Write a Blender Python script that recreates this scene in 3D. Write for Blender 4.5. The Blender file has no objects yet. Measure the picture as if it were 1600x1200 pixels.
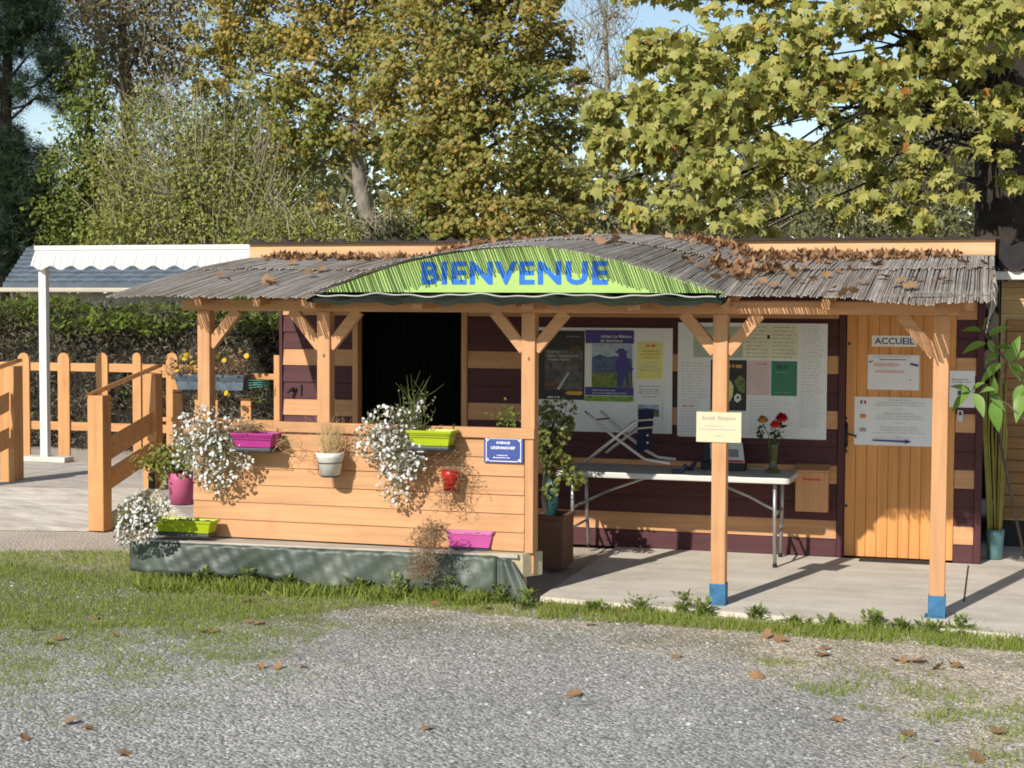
import bpy, bmesh, math, random
import numpy as np
from mathutils import Vector, Matrix

# ------------------------------------------------------------------ camera, sky, sun, exposure
scene = bpy.context.scene
COL = scene.collection
rnd = random.Random(7)
nrg = np.random.default_rng(7)

FPX, PITCH, YAW, ROLL = 2489.5, 0.05197, 0.28923, 0.00417
CAM = np.array([.2656, -11.3226, 2.18])
_f = np.array([-math.sin(YAW) * math.cos(PITCH), math.cos(YAW) * math.cos(PITCH), -math.sin(PITCH)])
_r = np.array([math.cos(YAW), math.sin(YAW), 0.0])
_u = np.cross(_r, _f)
_R = _r * math.cos(ROLL) + _u * math.sin(ROLL)
_U = -_r * math.sin(ROLL) + _u * math.cos(ROLL)
cam_data = bpy.data.cameras.new('camera')
cam = bpy.data.objects.new('camera', cam_data)
COL.objects.link(cam)
cam_data.sensor_width = 36.0
cam_data.lens = FPX / 1600 * 36.0
cam_data.clip_end = 2000
cam.matrix_world = Matrix(((_R[0], _U[0], -_f[0], CAM[0]), (_R[1], _U[1], -_f[1], CAM[1]),
                           (_R[2], _U[2], -_f[2], CAM[2]), (0, 0, 0, 1)))
scene.camera = cam

SUN_EL, SUN_AZ = 32.6, 16.7          # light travels towards +Y, leaning to +X by SUN_AZ
world = bpy.data.worlds.new("World")
scene.world = world
world.use_nodes = True
_wn = world.node_tree.nodes
_bg = _wn['Background']
_sky = _wn.new('ShaderNodeTexSky')
_sky.sky_type = 'NISHITA'
_sky.sun_disc = False
_sky.sun_elevation = math.radians(SUN_EL)
_sky.sun_rotation = math.radians(180 + SUN_AZ)
_sky.air_density = 0.8
_sky.dust_density = 0.1
_sky.ozone_density = 1.8
_tint = _wn.new('ShaderNodeMix'); _tint.data_type = 'RGBA'; _tint.blend_type = 'MULTIPLY'
_tint.inputs[0].default_value = 1.0
_tint.inputs[7].default_value = (1.16, 1.04, .88, 1)      # the camera's daylight white balance
world.node_tree.links.new(_sky.outputs[0], _tint.inputs[6])
world.node_tree.links.new(_tint.outputs[2], _bg.inputs[0])
_bg.inputs[1].default_value = 0.12

_sl = bpy.data.lights.new('sun', 'SUN')
_sl.energy = 4.1
_sl.angle = math.radians(0.5)
_sl.color = (1.0, 0.945, 0.86)
sun = bpy.data.objects.new('sun', _sl)
COL.objects.link(sun)
_el, _az = math.radians(SUN_EL), math.radians(SUN_AZ)
LDIR = Vector((math.sin(_az) * math.cos(_el), math.cos(_az) * math.cos(_el), -math.sin(_el)))
sun.rotation_euler = LDIR.to_track_quat('-Z', 'Y').to_euler()
sun.location = (-4, -12, 10)

scene.view_settings.view_transform = 'Standard'
scene.view_settings.look = 'None'
scene.view_settings.exposure = 0.36
scene.view_settings.gamma = 1.0
scene.cycles.filter_width = 1.8

# ------------------------------------------------------------------ measuring helpers (survey of the photograph)
def ray(x, y): return _f * FPX + _R * (x - 800) - _U * (y - 600)
def PY(x, y, Y):
    d = ray(x, y); return CAM + d * ((Y - CAM[1]) / d[1])
def PZ(x, y, Z):
    d = ray(x, y); return CAM + d * ((Z - CAM[2]) / d[2])

# ------------------------------------------------------------------ materials
def srgb(r, g, b):
    def f(c):
        c /= 255.0
        return c / 12.92 if c <= .04045 else ((c + .055) / 1.055) ** 2.4
    return (f(r), f(g), f(b), 1.0)

def new_mat(name):
    m = bpy.data.materials.new(name); m.use_nodes = True
    nt = m.node_tree
    return m, nt, nt.nodes['Principled BSDF'], nt.nodes['Material Output']

def N(nt, kind, **kw):
    n = nt.nodes.new(kind)
    for k, v in kw.items():
        if k.startswith('i_'):
            key = k[2:]
            n.inputs[int(key) if key.isdigit() else key].default_value = v
        else: setattr(n, k, v)
    return n

def ramp(nt, fac, stops, interp='LINEAR'):
    r = N(nt, 'ShaderNodeValToRGB')
    r.color_ramp.interpolation = interp
    e = r.color_ramp.elements
    while len(e) < len(stops): e.new(.5)
    for el, (p, c) in zip(e, stops): el.position = p; el.color = c
    nt.links.new(fac, r.inputs[0])
    return r.outputs[0]

def mixc(nt, fac, a, b, mode='MIX'):
    m = N(nt, 'ShaderNodeMix', data_type='RGBA', blend_type=mode)
    for idx, v in ((0, fac), (6, a), (7, b)):
        if hasattr(v, 'is_linked') or hasattr(v, 'links'): nt.links.new(v, m.inputs[idx])
        else: m.inputs[idx].default_value = v
    return m.outputs[2]

def mapped(nt, scale=(1, 1, 1), coord='Object'):
    tc = N(nt, 'ShaderNodeTexCoord'); mp = N(nt, 'ShaderNodeMapping')
    mp.inputs['Scale'].default_value = scale
    nt.links.new(tc.outputs[coord], mp.inputs[0])
    return mp.outputs[0]

def geo_pos(nt, scale=(1, 1, 1)):
    g = N(nt, 'ShaderNodeNewGeometry'); mp = N(nt, 'ShaderNodeMapping')
    mp.inputs['Scale'].default_value = scale
    nt.links.new(g.outputs['Position'], mp.inputs[0])
    return mp.outputs[0]

def bump(nt, bsdf, height, strength=.3, dist=.01):
    b = N(nt, 'ShaderNodeBump'); b.inputs['Strength'].default_value = strength; b.inputs['Distance'].default_value = dist
    nt.links.new(height, b.inputs['Height']); nt.links.new(b.outputs[0], bsdf.inputs['Normal'])

def sc(c, k): return (min(c[0] * k, 1), min(c[1] * k, 1), min(c[2] * k, 1), 1)

def wood_mat(name, col, axis='X', rough=.62, var=.20, knots=True, dirt=.42):
    """painted or bare timber with a grain that runs along one axis"""
    m, nt, b, out = new_mat(name)
    s = {'X': (1.2, 22, 22), 'Y': (22, 1.2, 22), 'Z': (22, 22, 1.2)}[axis]
    g = N(nt, 'ShaderNodeTexNoise', i_Scale=1.0, i_Detail=6.0, i_Roughness=.65); nt.links.new(geo_pos(nt, s), g.inputs[0])
    c1 = ramp(nt, g.outputs[0], [(.3, sc(col, 1 - var)), (.62, sc(col, 1 + var * .45))])
    n2 = N(nt, 'ShaderNodeTexNoise', i_Scale=2.3, i_Detail=5.0, i_Roughness=.6); nt.links.new(geo_pos(nt), n2.inputs[0])
    d = ramp(nt, n2.outputs[0], [(.50, (0, 0, 0, 1)), (.78, (dirt, dirt, dirt, 1))])
    c2 = mixc(nt, d, c1, (col[0] * .62, col[1] * .5, col[2] * .42, 1))
    gi = N(nt, 'ShaderNodeNewGeometry')
    hv = N(nt, 'ShaderNodeHueSaturation'); mr = N(nt, 'ShaderNodeMapRange', i_3=.92, i_4=1.06)
    nt.links.new(gi.outputs['Random Per Island'], mr.inputs[0]); nt.links.new(mr.outputs[0], hv.inputs['Value'])
    nt.links.new(c2, hv.inputs['Color'])
    c3 = hv.outputs[0]
    if knots:
        ks = {'X': (1.5, 4, 4), 'Y': (4, 1.5, 4), 'Z': (4, 4, 1.5)}[axis]
        v = N(nt, 'ShaderNodeTexVoronoi', i_Scale=1.1); nt.links.new(geo_pos(nt, ks), v.inputs[0])
        kf = ramp(nt, v.outputs['Distance'], [(.02, (.55, .55, .55, 1)), (.06, (0, 0, 0, 1))])
        c3 = mixc(nt, kf, c3, sc(col, .45))
    nt.links.new(c3, b.inputs['Base Color'])
    b.inputs['Roughness'].default_value = rough
    b.inputs['Specular IOR Level'].default_value = .3
    bump(nt, b, g.outputs[0], .25, .004)
    return m

def plain_mat(name, col, rough=.5, metal=0.0, var=.08, scale=6.0, spec=.4, bmp=0.0):
    m, nt, b, out = new_mat(name)
    n = N(nt, 'ShaderNodeTexNoise', i_Scale=scale, i_Detail=5.0, i_Roughness=.6); nt.links.new(geo_pos(nt), n.inputs[0])
    c = ramp(nt, n.outputs[0], [(.3, sc(col, 1 - var)), (.7, sc(col, 1 + var))])
    nt.links.new(c, b.inputs['Base Color'])
    r = N(nt, 'ShaderNodeMapRange', i_3=max(rough - .12, .02), i_4=min(rough + .12, 1)); nt.links.new(n.outputs[0], r.inputs[0])
    nt.links.new(r.outputs[0], b.inputs['Roughness'])
    b.inputs['Metallic'].default_value = metal
    b.inputs['Specular IOR Level'].default_value = spec
    if bmp: bump(nt, b, n.outputs[0], bmp, .005)
    return m

def leaf_mat(name, stops, transl=.35, rough=.5, clump=None):
    """each leaf (mesh island) draws its own colour from the stops"""
    m, nt, b, out = new_mat(name)
    g = N(nt, 'ShaderNodeNewGeometry')
    c = ramp(nt, g.outputs['Random Per Island'], stops)
    if clump:
        n = N(nt, 'ShaderNodeTexNoise', i_Scale=clump[0], i_Detail=2.0); nt.links.new(geo_pos(nt), n.inputs[0])
        f = ramp(nt, n.outputs[0], [(.42, (0, 0, 0, 1)), (.62, (1, 1, 1, 1))])
        c = mixc(nt, f, c, clump[1], 'MULTIPLY')
    nt.links.new(c, b.inputs['Base Color'])
    b.inputs['Roughness'].default_value = rough
    b.inputs['Specular IOR Level'].default_value = .25
    t = N(nt, 'ShaderNodeBsdfTranslucent'); nt.links.new(c, t.inputs[0])
    mx = N(nt, 'ShaderNodeMixShader', i_0=transl)
    nt.links.new(b.outputs[0], mx.inputs[1]); nt.links.new(t.outputs[0], mx.inputs[2])
    nt.links.new(mx.outputs[0], out.inputs[0])
    return m

def even(cols):
    n = len(cols)
    return [(i / max(n - 1, 1), c if len(c) == 4 else (*c, 1)) for i, c in enumerate(cols)]

ORANGE = (.57, .30, .14, 1)
PLUM = (.080, .024, .027, 1)
M = {}
M['orange_x'] = wood_mat('orange painted wood', ORANGE, 'X')
M['orange_y'] = wood_mat('orange painted wood front to back', ORANGE, 'Y')
M['orange_z'] = wood_mat('orange painted upright wood', ORANGE, 'Z')
M['orange_deep'] = wood_mat('deeper orange painted door', (.65, .29, .09, 1), 'Z', knots=False, dirt=.15)
M['orange_fence'] = wood_mat('orange brown fence wood', (.60, .30, .12, 1), 'Z')
M['orange_fence_x'] = wood_mat('orange brown fence rail', (.60, .30, .12, 1), 'X')
M['plum_x'] = wood_mat('plum painted boards', PLUM, 'X', knots=False, dirt=.35, var=.22)
M['plum_z'] = wood_mat('plum painted trim', PLUM, 'Z', knots=False)
M['bare_x'] = wood_mat('bare pale timber', (.50, .43, .27, 1), 'X', dirt=.5)
M['grey_x'] = wood_mat('weathered grey planks', (.47, .43, .37, 1), 'X', knots=False, dirt=.6, var=.35)
M['shed_x'] = wood_mat('honey larch siding', (.55, .37, .17, 1), 'X', dirt=.2)
M['shed_dark_x'] = wood_mat('brown siding', (.36, .19, .075, 1), 'X', dirt=.2)
M['terracotta'] = plain_mat('terracotta', (.17, .085, .05, 1), .8, bmp=.2)
M['white_paint'] = plain_mat('white paint', (.66, .65, .61, 1), .45, var=.05)
M['white_plastic'] = plain_mat('white plastic', (.56, .55, .51, 1), .4, var=.04)
M['grey_metal'] = plain_mat('grey metal tube', (.36, .36, .35, 1), .35, .7)
M['silver'] = plain_mat('bare aluminium', (.62, .60, .56, 1), .35, .35)
M['black_iron'] = plain_mat('black iron', (.015, .015, .015, 1), .45)
M['black_plastic'] = plain_mat('black plastic', (.012, .012, .013, 1), .5)
M['dark_inside'] = plain_mat('dark room', (.006, .006, .006, 1), .9, spec=.05)  # near-black walls put the unlit room's darkness into the colour
M['blue_foot'] = plain_mat('blue painted steel', (.035, .14, .27, 1), .6, var=.35, scale=14)
M['navy'] = plain_mat('navy fabric', (.012, .014, .045, 1), .85)
M['navy_shiny'] = plain_mat('navy rubber', (.010, .020, .06, 1), .3)
M['pink'] = plain_mat('magenta plastic', (.40, .035, .21, 1), .38, var=.06)
M['pink_dull'] = plain_mat('faded pink plastic', (.46, .10, .20, 1), .55, var=.12)
M['lime'] = plain_mat('lime plastic', (.38, .47, .014, 1), .35, var=.05)
M['red_pot'] = plain_mat('red glaze', (.42, .018, .012, 1), .3, var=.2, scale=12)
M['white_pot'] = plain_mat('whitewashed clay', (.70, .67, .60, 1), .75, var=.12, scale=14, bmp=.2)
M['slate_box'] = plain_mat('blue grey plastic', (.10, .13, .16, 1), .55, var=.25, scale=16)
M['saucer'] = plain_mat('dark grey plastic saucer', (.05, .055, .065, 1), .45)
M['teal'] = plain_mat('teal plastic', (.14, .28, .29, 1), .45, var=.15)
M['teal_dark'] = plain_mat('dark teal plastic', (.03, .09, .09, 1), .45)
M['soil'] = plain_mat('potting soil', (.035, .022, .014, 1), .95, var=.5, scale=60, bmp=.6)
M['wire'] = plain_mat('black wire', (.03, .03, .035, 1), .4, .5)
M['rope_green'] = plain_mat('green wire', (.05, .32, .25, 1), .5)
M['paper'] = plain_mat('white paper', (.74, .74, .74, 1), .6, var=.03, scale=9, spec=.5)
M['paper_warm'] = plain_mat('off white paper', (.80, .76, .66, 1), .6, var=.02)
M['cream'] = plain_mat('cream card', (.62, .53, .34, 1), .55, var=.02)
M['sign_green'] = plain_mat('light green panel', (.36, .54, .15, 1), .5, var=.05)
M['sign_blue'] = plain_mat('blue lettering', (.010, .15, .60, 1), .45, var=.05)
M['plate_blue'] = plain_mat('blue enamel', (.055, .085, .28, 1), .25, var=.06)
M['enamel_white'] = plain_mat('white enamel', (.80, .80, .80, 1), .3, var=.03)
M['ink'] = plain_mat('dark ink', (.02, .02, .025, 1), .6)
M['ink_grey'] = plain_mat('grey ink', (.26, .26, .27, 1), .6)
M['ink_soft'] = plain_mat('soft grey ink', (.45, .45, .46, 1), .6)
M['ink_blue'] = plain_mat('blue ink', (.03, .045, .22, 1), .6)
M['ink_red'] = plain_mat('red ink', (.60, .06, .05, 1), .6)
M['pale_red'] = plain_mat('pale red ink', (.72, .42, .42, 1), .6)
M['p_white'] = plain_mat('printed white', (.72, .72, .70, 1), .55)
M['p_black'] = plain_mat('printed black', (.018, .016, .015, 1), .5)
M['p_yellow'] = plain_mat('printed yellow', (.70, .66, .22, 1), .6)
M['p_paleyel'] = plain_mat('pale yellow paper', (.66, .66, .46, 1), .6)
M['p_pink'] = plain_mat('pale pink paper', (.66, .50, .48, 1), .6)
M['p_green'] = plain_mat('printed green', (.010, .16, .09, 1), .35)
M['p_palegreen'] = plain_mat('pale green print', (.36, .44, .34, 1), .5)
M['p_orange'] = plain_mat('printed orange', (.62, .32, .04, 1), .5)
M['p_brown'] = plain_mat('printed brown', (.10, .055, .03, 1), .6, var=.6, scale=26)
M['p_smoke'] = plain_mat('printed smoke', (.09, .085, .08, 1), .6, var=.7, scale=18)
M['p_violet'] = plain_mat('printed violet', (.045, .035, .20, 1), .5)
M['p_sky'] = plain_mat('printed sky', (.34, .42, .52, 1), .5, var=.35, scale=14)
M['p_hill'] = plain_mat('printed hills', (.07, .10, .18, 1), .5, var=.5, scale=24)
M['p_meadow'] = plain_mat('printed meadow', (.13, .17, .03, 1), .5, var=.6, scale=30)
M['p_grass'] = plain_mat('printed grass', (.16, .30, .03, 1), .5, var=.6, scale=30)
M['p_flagblue'] = plain_mat('flag blue', (.02, .03, .12, 1), .5)
M['p_flagred'] = plain_mat('flag red', (.55, .03, .05, 1), .5)
M['bark'] = plain_mat('grey brown bark', (.12, .095, .07, 1), .9, var=.5, scale=9, bmp=.8)
M['bark_dark'] = plain_mat('dark bark', (.035, .027, .02, 1), .95, var=.5, scale=6, bmp=.8)
M['bark_pale'] = plain_mat('pale bark', (.19, .165, .13, 1), .9, var=.45, scale=7, bmp=.6)
M['twig'] = plain_mat('pale twigs', (.26, .225, .15, 1), .9, var=.3)
M['twig_brown'] = plain_mat('dry brown twigs', (.22, .14, .075, 1), .9, var=.4)
M['twig_green'] = plain_mat('green stems', (.10, .13, .03, 1), .8, var=.3)
M['cane'] = plain_mat('yellow green canes', (.30, .27, .055, 1), .55, var=.3)
M['straw'] = plain_mat('straw stems', (.52, .38, .18, 1), .8, var=.3)
M['mat_black'] = plain_mat('black rubber mat', (.02, .02, .02, 1), .8, bmp=.4)
M['grey_tile'] = plain_mat('blue grey roof tile', (.10, .125, .15, 1), .75, var=.25, scale=3, spec=.2)
M['render_wall'] = plain_mat('beige render', (.50, .45, .36, 1), .9)
M['dark_tile'] = plain_mat('dark brown roof sheet', (.035, .025, .022, 1), .8, var=.4)
M['dark_sheet'] = plain_mat('dark green roof sheet', (.016, .021, .015, 1), .75, var=.4, spec=.08)
M['glass_tint'] = None

def reed_mat():
    m, nt, b, out = new_mat('weathered grey reeds')
    g = N(nt, 'ShaderNodeNewGeometry')
    c = ramp(nt, g.outputs['Random Per Island'], even([(.31, .27, .23), (.38, .34, .295), (.47, .425, .375), (.35, .29, .235), (.43, .395, .355), (.51, .465, .41)]))
    n = N(nt, 'ShaderNodeTexNoise', i_Scale=1.0, i_Detail=5.0); nt.links.new(geo_pos(nt, (60, 5, 5)), n.inputs[0])
    c = mixc(nt, .55, c, ramp(nt, n.outputs[0], [(.3, (.45, .43, .42, 1)), (.7, (1.25, 1.22, 1.2, 1))]), 'MULTIPLY')
    n3 = N(nt, 'ShaderNodeTexNoise', i_Scale=1.1, i_Detail=3.0); nt.links.new(geo_pos(nt), n3.inputs[0])
    c = mixc(nt, .5, c, ramp(nt, n3.outputs[0], [(.35, (.7, .66, .62, 1)), (.65, (1.15, 1.15, 1.17, 1))]), 'MULTIPLY')
    nt.links.new(c, b.inputs['Base Color']); b.inputs['Roughness'].default_value = .8; b.inputs['Specular IOR Level'].default_value = .2
    bump(nt, b, n.outputs[0], .4, .004)
    return m
M['reed'] = reed_mat()
def reed_under():
    m, nt, b, out = new_mat('inner reed layer')
    n = N(nt, 'ShaderNodeTexNoise', i_Scale=1.0, i_Detail=3.0); nt.links.new(geo_pos(nt, (75, 2, 2)), n.inputs[0])
    nt.links.new(ramp(nt, n.outputs[0], [(.35, (.10, .085, .07, 1)), (.65, (.32, .28, .24, 1))]), b.inputs['Base Color']); b.inputs['Roughness'].default_value = .9
    bump(nt, b, n.outputs[0], .8, .01)
    return m
M['reed_under'] = reed_under()

def gravel_mat():
    m, nt, b, out = new_mat('gravel')
    p = geo_pos(nt)
    v = N(nt, 'ShaderNodeTexVoronoi', i_Scale=46.0); nt.links.new(p, v.inputs[0])
    v2 = N(nt, 'ShaderNodeTexVoronoi', i_Scale=100.0); nt.links.new(p, v2.inputs[0])
    sep = N(nt, 'ShaderNodeSeparateColor'); nt.links.new(v.outputs['Color'], sep.inputs[0])
    sep2 = N(nt, 'ShaderNodeSeparateColor'); nt.links.new(v2.outputs['Color'], sep2.inputs[0])
    st = [(0, (.16, .16, .155, 1)), (.35, (.31, .305, .29, 1)), (.7, (.45, .44, .42, 1)), (.9, (.58, .565, .54, 1)), (1, (.74, .72, .69, 1))]
    a = ramp(nt, sep.outputs[0], st); c = ramp(nt, sep2.outputs[0], st)
    col = mixc(nt, .36, a, c)
    e = ramp(nt, v.outputs['Distance'], [(.35, (1, 1, 1, 1)), (.8, (.66, .65, .63, 1))])
    col = mixc(nt, 1.0, col, e, 'MULTIPLY')
    # beige sand and limestone grit towards the right and along the slab
    xs = N(nt, 'ShaderNodeSeparateXYZ'); nt.links.new(p, xs.inputs[0])
    n = N(nt, 'ShaderNodeTexNoise', i_Scale=1.3, i_Detail=6.0, i_Roughness=.65); nt.links.new(p, n.inputs[0])
    ax = N(nt, 'ShaderNodeMapRange', i_1=-2.6, i_2=.6, i_3=0.0, i_4=.75); nt.links.new(xs.outputs[0], ax.inputs[0])
    ay = N(nt, 'ShaderNodeMapRange', i_1=-2.6, i_2=-.5, i_3=-.35, i_4=.35); nt.links.new(xs.outputs[1], ay.inputs[0])
    ad = N(nt, 'ShaderNodeMath', operation='ADD'); nt.links.new(ax.outputs[0], ad.inputs[0]); nt.links.new(ay.outputs[0], ad.inputs[1])
    ad2 = N(nt, 'ShaderNodeMath', operation='ADD'); nt.links.new(ad.outputs[0], ad2.inputs[0]); nt.links.new(n.outputs[0], ad2.inputs[1])
    f = ramp(nt, ad2.outputs[0], [(.62, (0, 0, 0, 1)), (1.0, (.85, .85, .85, 1))])
    warm = mixc(nt, 1.0, col, (1.55, 1.32, 1.02, 1), 'MULTIPLY')
    col = mixc(nt, f, col, warm)
    # earth under the turf on the left
    n2 = N(nt, 'ShaderNodeTexNoise', i_Scale=2.2, i_Detail=6.0, i_Roughness=.7); nt.links.new(p, n2.inputs[0])
    bx = N(nt, 'ShaderNodeMapRange', i_1=-3.2, i_2=-6.0, i_3=0, i_4=.42); nt.links.new(xs.outputs[0], bx.inputs[0])
    by = N(nt, 'ShaderNodeMapRange', i_1=-2.9, i_2=-1.3, i_3=-.42, i_4=.2); nt.links.new(xs.outputs[1], by.inputs[0])
    s1 = N(nt, 'ShaderNodeMath', operation='ADD'); nt.links.new(bx.outputs[0], s1.inputs[0]); nt.links.new(by.outputs[0], s1.inputs[1])
    s2 = N(nt, 'ShaderNodeMath', operation='ADD'); nt.links.new(s1.outputs[0], s2.inputs[0]); nt.links.new(n2.outputs[0], s2.inputs[1])
    cy = N(nt, 'ShaderNodeMapRange', i_1=-.1, i_2=.5, i_3=0, i_4=-.9); nt.links.new(xs.outputs[1], cy.inputs[0])
    s3 = N(nt, 'ShaderNodeMath', operation='ADD'); nt.links.new(s2.outputs[0], s3.inputs[0]); nt.links.new(cy.outputs[0], s3.inputs[1])
    py_ = N(nt, 'ShaderNodeMapRange', i_1=-.1, i_2=.6, i_3=0, i_4=.8); nt.links.new(xs.outputs[1], py_.inputs[0])
    col = mixc(nt, py_.outputs[0], col, (.47, .40, .34, 1))
    f2 = ramp(nt, s3.outputs[0], [(.60, (0, 0, 0, 1)), (.95, (.8, .8, .8, 1))])
    col = mixc(nt, f2, col, (.13, .14, .055, 1))
    n4 = N(nt, 'ShaderNodeTexNoise', i_Scale=.8, i_Detail=4.0); nt.links.new(p, n4.inputs[0])
    col = mixc(nt, 1.0, col, ramp(nt, n4.outputs[0], [(.3, (.88, .87, .84, 1)), (.7, (1.2, 1.18, 1.12, 1))]), 'MULTIPLY')
    nt.links.new(col, b.inputs['Base Color']); b.inputs['Roughness'].default_value = .85
    inv = N(nt, 'ShaderNodeMath', operation='SUBTRACT', i_0=1.0); nt.links.new(v.outputs['Distance'], inv.inputs[1])
    bump(nt, b, inv.outputs[0], .9, .012)
    return m
M['gravel'] = gravel_mat()

def concrete_mat():
    m, nt, b, out = new_mat('worn concrete')
    p = geo_pos(nt)
    n = N(nt, 'ShaderNodeTexNoise', i_Scale=1.6, i_Detail=8.0, i_Roughness=.65); nt.links.new(p, n.inputs[0])
    c = ramp(nt, n.outputs[0], [(.28, (.47, .42, .34, 1)), (.5, (.62, .565, .475, 1)), (.72, (.70, .65, .56, 1))])
    n2 = N(nt, 'ShaderNodeTexNoise', i_Scale=70.0, i_Detail=3.0); nt.links.new(p, n2.inputs[0])
    c = mixc(nt, .5, c, ramp(nt, n2.outputs[0], [(.3, (.75, .75, .75, 1)), (.7, (1.1, 1.1, 1.1, 1))]), 'MULTIPLY')
    n3 = N(nt, 'ShaderNodeTexNoise', i_Scale=1.0, i_Detail=4.0); nt.links.new(geo_pos(nt, (.8, 5, 1)), n3.inputs[0])
    c = mixc(nt, .6, c, ramp(nt, n3.outputs[0], [(.3, (.78, .76, .74, 1)), (.6, (1.05, 1.05, 1.04, 1))]), 'MULTIPLY')
    nt.links.new(c, b.inputs['Base Color']); b.inputs['Roughness'].default_value = .85
    bump(nt, b, n2.outputs[0], .25, .004)
    return m
M['concrete'] = concrete_mat()

def mesh_net_mat():
    m, nt, b, out = new_mat('dark green woven windbreak')
    p = geo_pos(nt, (130, 130, 130))
    w = N(nt, 'ShaderNodeTexChecker', i_Scale=1.0); nt.links.new(p, w.inputs[0])
    n = N(nt, 'ShaderNodeTexNoise', i_Scale=3.0, i_Detail=5.0); nt.links.new(geo_pos(nt), n.inputs[0])
    c = ramp(nt, n.outputs[0], [(.3, (.030, .042, .030, 1)), (.7, (.085, .105, .080, 1))])
    c = mixc(nt, .12, c, mixc(nt, w.outputs[1], (.4, .45, .4, 1), (1.1, 1.1, 1.1, 1)), 'MULTIPLY')
    nt.links.new(c, b.inputs['Base Color']); b.inputs['Roughness'].default_value = .48
    bump(nt, b, n.outputs[0], .4, .02)
    return m
M['net'] = mesh_net_mat()

def glass_mat():
    m, nt, b, out = new_mat('greenish glass')
    b.inputs['Base Color'].default_value = (.16, .17, .06, 1)
    b.inputs['Roughness'].default_value = .08
    b.inputs['Transmission Weight'].default_value = .55
    return m
M['glass'] = glass_mat()

M['lf_plane'] = leaf_mat('autumn plane leaves near', [(0, (.14, .17, .035, 1)), (.15, (.37, .36, .09, 1)), (.3, (.46, .42, .13, 1)), (.45, (.22, .25, .05, 1)), (.6, (.50, .46, .16, 1)), (.72, (.28, .30, .07, 1)), (.84, (.42, .41, .12, 1)), (.94, (.50, .41, .09, 1)), (.97, (.22, .25, .05, 1)), (.99, (.40, .19, .05, 1)), (1, (.32, .12, .03, 1))], .34)
M['lf_gold'] = leaf_mat('golden autumn leaves', even([(.22, .22, .05), (.42, .32, .08), (.31, .29, .075), (.50, .36, .085), (.26, .26, .06), (.45, .27, .06), (.39, .34, .09)]), .34, clump=(.7, (.66, .84, .75, 1)))
M['lf_olive'] = leaf_mat('olive gold leaves', even([(.20, .21, .05), (.37, .31, .08), (.28, .27, .07), (.46, .34, .09), (.24, .24, .06), (.43, .27, .07), (.36, .32, .09)]), .34, clump=(.7, (.66, .82, .72, 1)))
M['lf_willow'] = leaf_mat('pale willow leaves', even([(.23, .25, .055), (.32, .33, .08), (.18, .22, .045), (.38, .37, .11), (.27, .30, .07)]), .35)
M['lf_green'] = leaf_mat('mid green leaves', even([(.09, .13, .025), (.15, .19, .04), (.21, .23, .05), (.12, .16, .03)]), .3)
M['lf_dull'] = leaf_mat('dull olive leaves', even([(.11, .12, .045), (.17, .17, .07), (.21, .20, .09), (.13, .15, .055)]), .25)
M['lf_dark'] = leaf_mat('dark bush leaves', even([(.03, .04, .014), (.05, .06, .02), (.07, .08, .03)]), .2)
M['lf_pine'] = leaf_mat('blue green pine needles', even([(.018, .038, .022), (.035, .065, .035), (.065, .09, .04), (.025, .048, .03)]), .15)
M['lf_brown'] = leaf_mat('brown olive twiggy leaves', even([(.22, .17, .09), (.27, .22, .11), (.19, .18, .08), (.30, .25, .14)]), .3)
M['lf_hedge'] = leaf_mat('cypress hedge sprays', even([(.14, .20, .03), (.20, .26, .045), (.11, .16, .025), (.24, .28, .06)]), .25)
M['lf_hedgedark'] = leaf_mat('brown grey hedge twigs', even([(.09, .07, .045), (.16, .13, .085), (.06, .07, .03), (.22, .185, .13), (.12, .10, .065)]), .15)  # bare inner twigs in their own brown-grey colour
M['lf_sapling'] = leaf_mat('fresh green large leaves', even([(.16, .30, .05), (.22, .37, .08), (.13, .26, .04), (.28, .42, .12)]), .4, .4)
M['lf_shrub'] = leaf_mat('yellow green shrub leaves', even([(.12, .15, .03), (.19, .22, .05), (.27, .29, .08), (.15, .17, .035), (.32, .32, .11)]), .35)
M['lf_daisy'] = leaf_mat('grey green daisy leaves', even([(.20, .22, .10), (.30, .29, .15), (.27, .23, .13), (.38, .33, .21), (.17, .20, .08)]), .35)
M['lf_gera'] = leaf_mat('geranium leaves', even([(.16, .18, .03), (.24, .24, .05), (.13, .16, .025), (.30, .26, .06)]), .3)
M['lf_dry'] = leaf_mat('dry wisps', even([(.22, .14, .075), (.30, .20, .11), (.17, .11, .06), (.36, .26, .16)]), .2)
M['petal_white'] = leaf_mat('white petals', even([(.72, .71, .68), (.78, .77, .74), (.62, .61, .57)]), .25)
M['petal_yellow'] = leaf_mat('yellow petals', even([(.70, .45, .02), (.78, .55, .04)]), .25)
M['petal_red'] = leaf_mat('red rose petals', even([(.36, .008, .018), (.46, .012, .02), (.28, .006, .02)]), .2)
M['petal_bright'] = leaf_mat('bright red rose petals', even([(.62, .03, .02), (.72, .045, .03), (.52, .02, .02)]), .2)
M['petal_mixed'] = leaf_mat('yellow and red rose petals', even([(.52, .36, .06), (.40, .03, .03), (.60, .42, .10), (.30, .015, .02)]), .2)
M['lf_rose'] = leaf_mat('dark rose leaves', even([(.02, .04, .012), (.035, .06, .02)]), .2)
M['grass'] = leaf_mat('grass blades', even([(.19, .27, .04), (.26, .34, .055), (.34, .38, .09), (.22, .30, .045), (.42, .39, .15)]), .4)
M['weed'] = leaf_mat('weed leaves', even([(.16, .22, .05), (.24, .30, .08), (.31, .35, .11)]), .35)
M['dead_leaf'] = leaf_mat('dead brown leaves', even([(.23, .11, .05), (.32, .17, .08), (.38, .23, .12), (.19, .09, .042), (.43, .28, .16)]), .15, .7)
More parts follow.
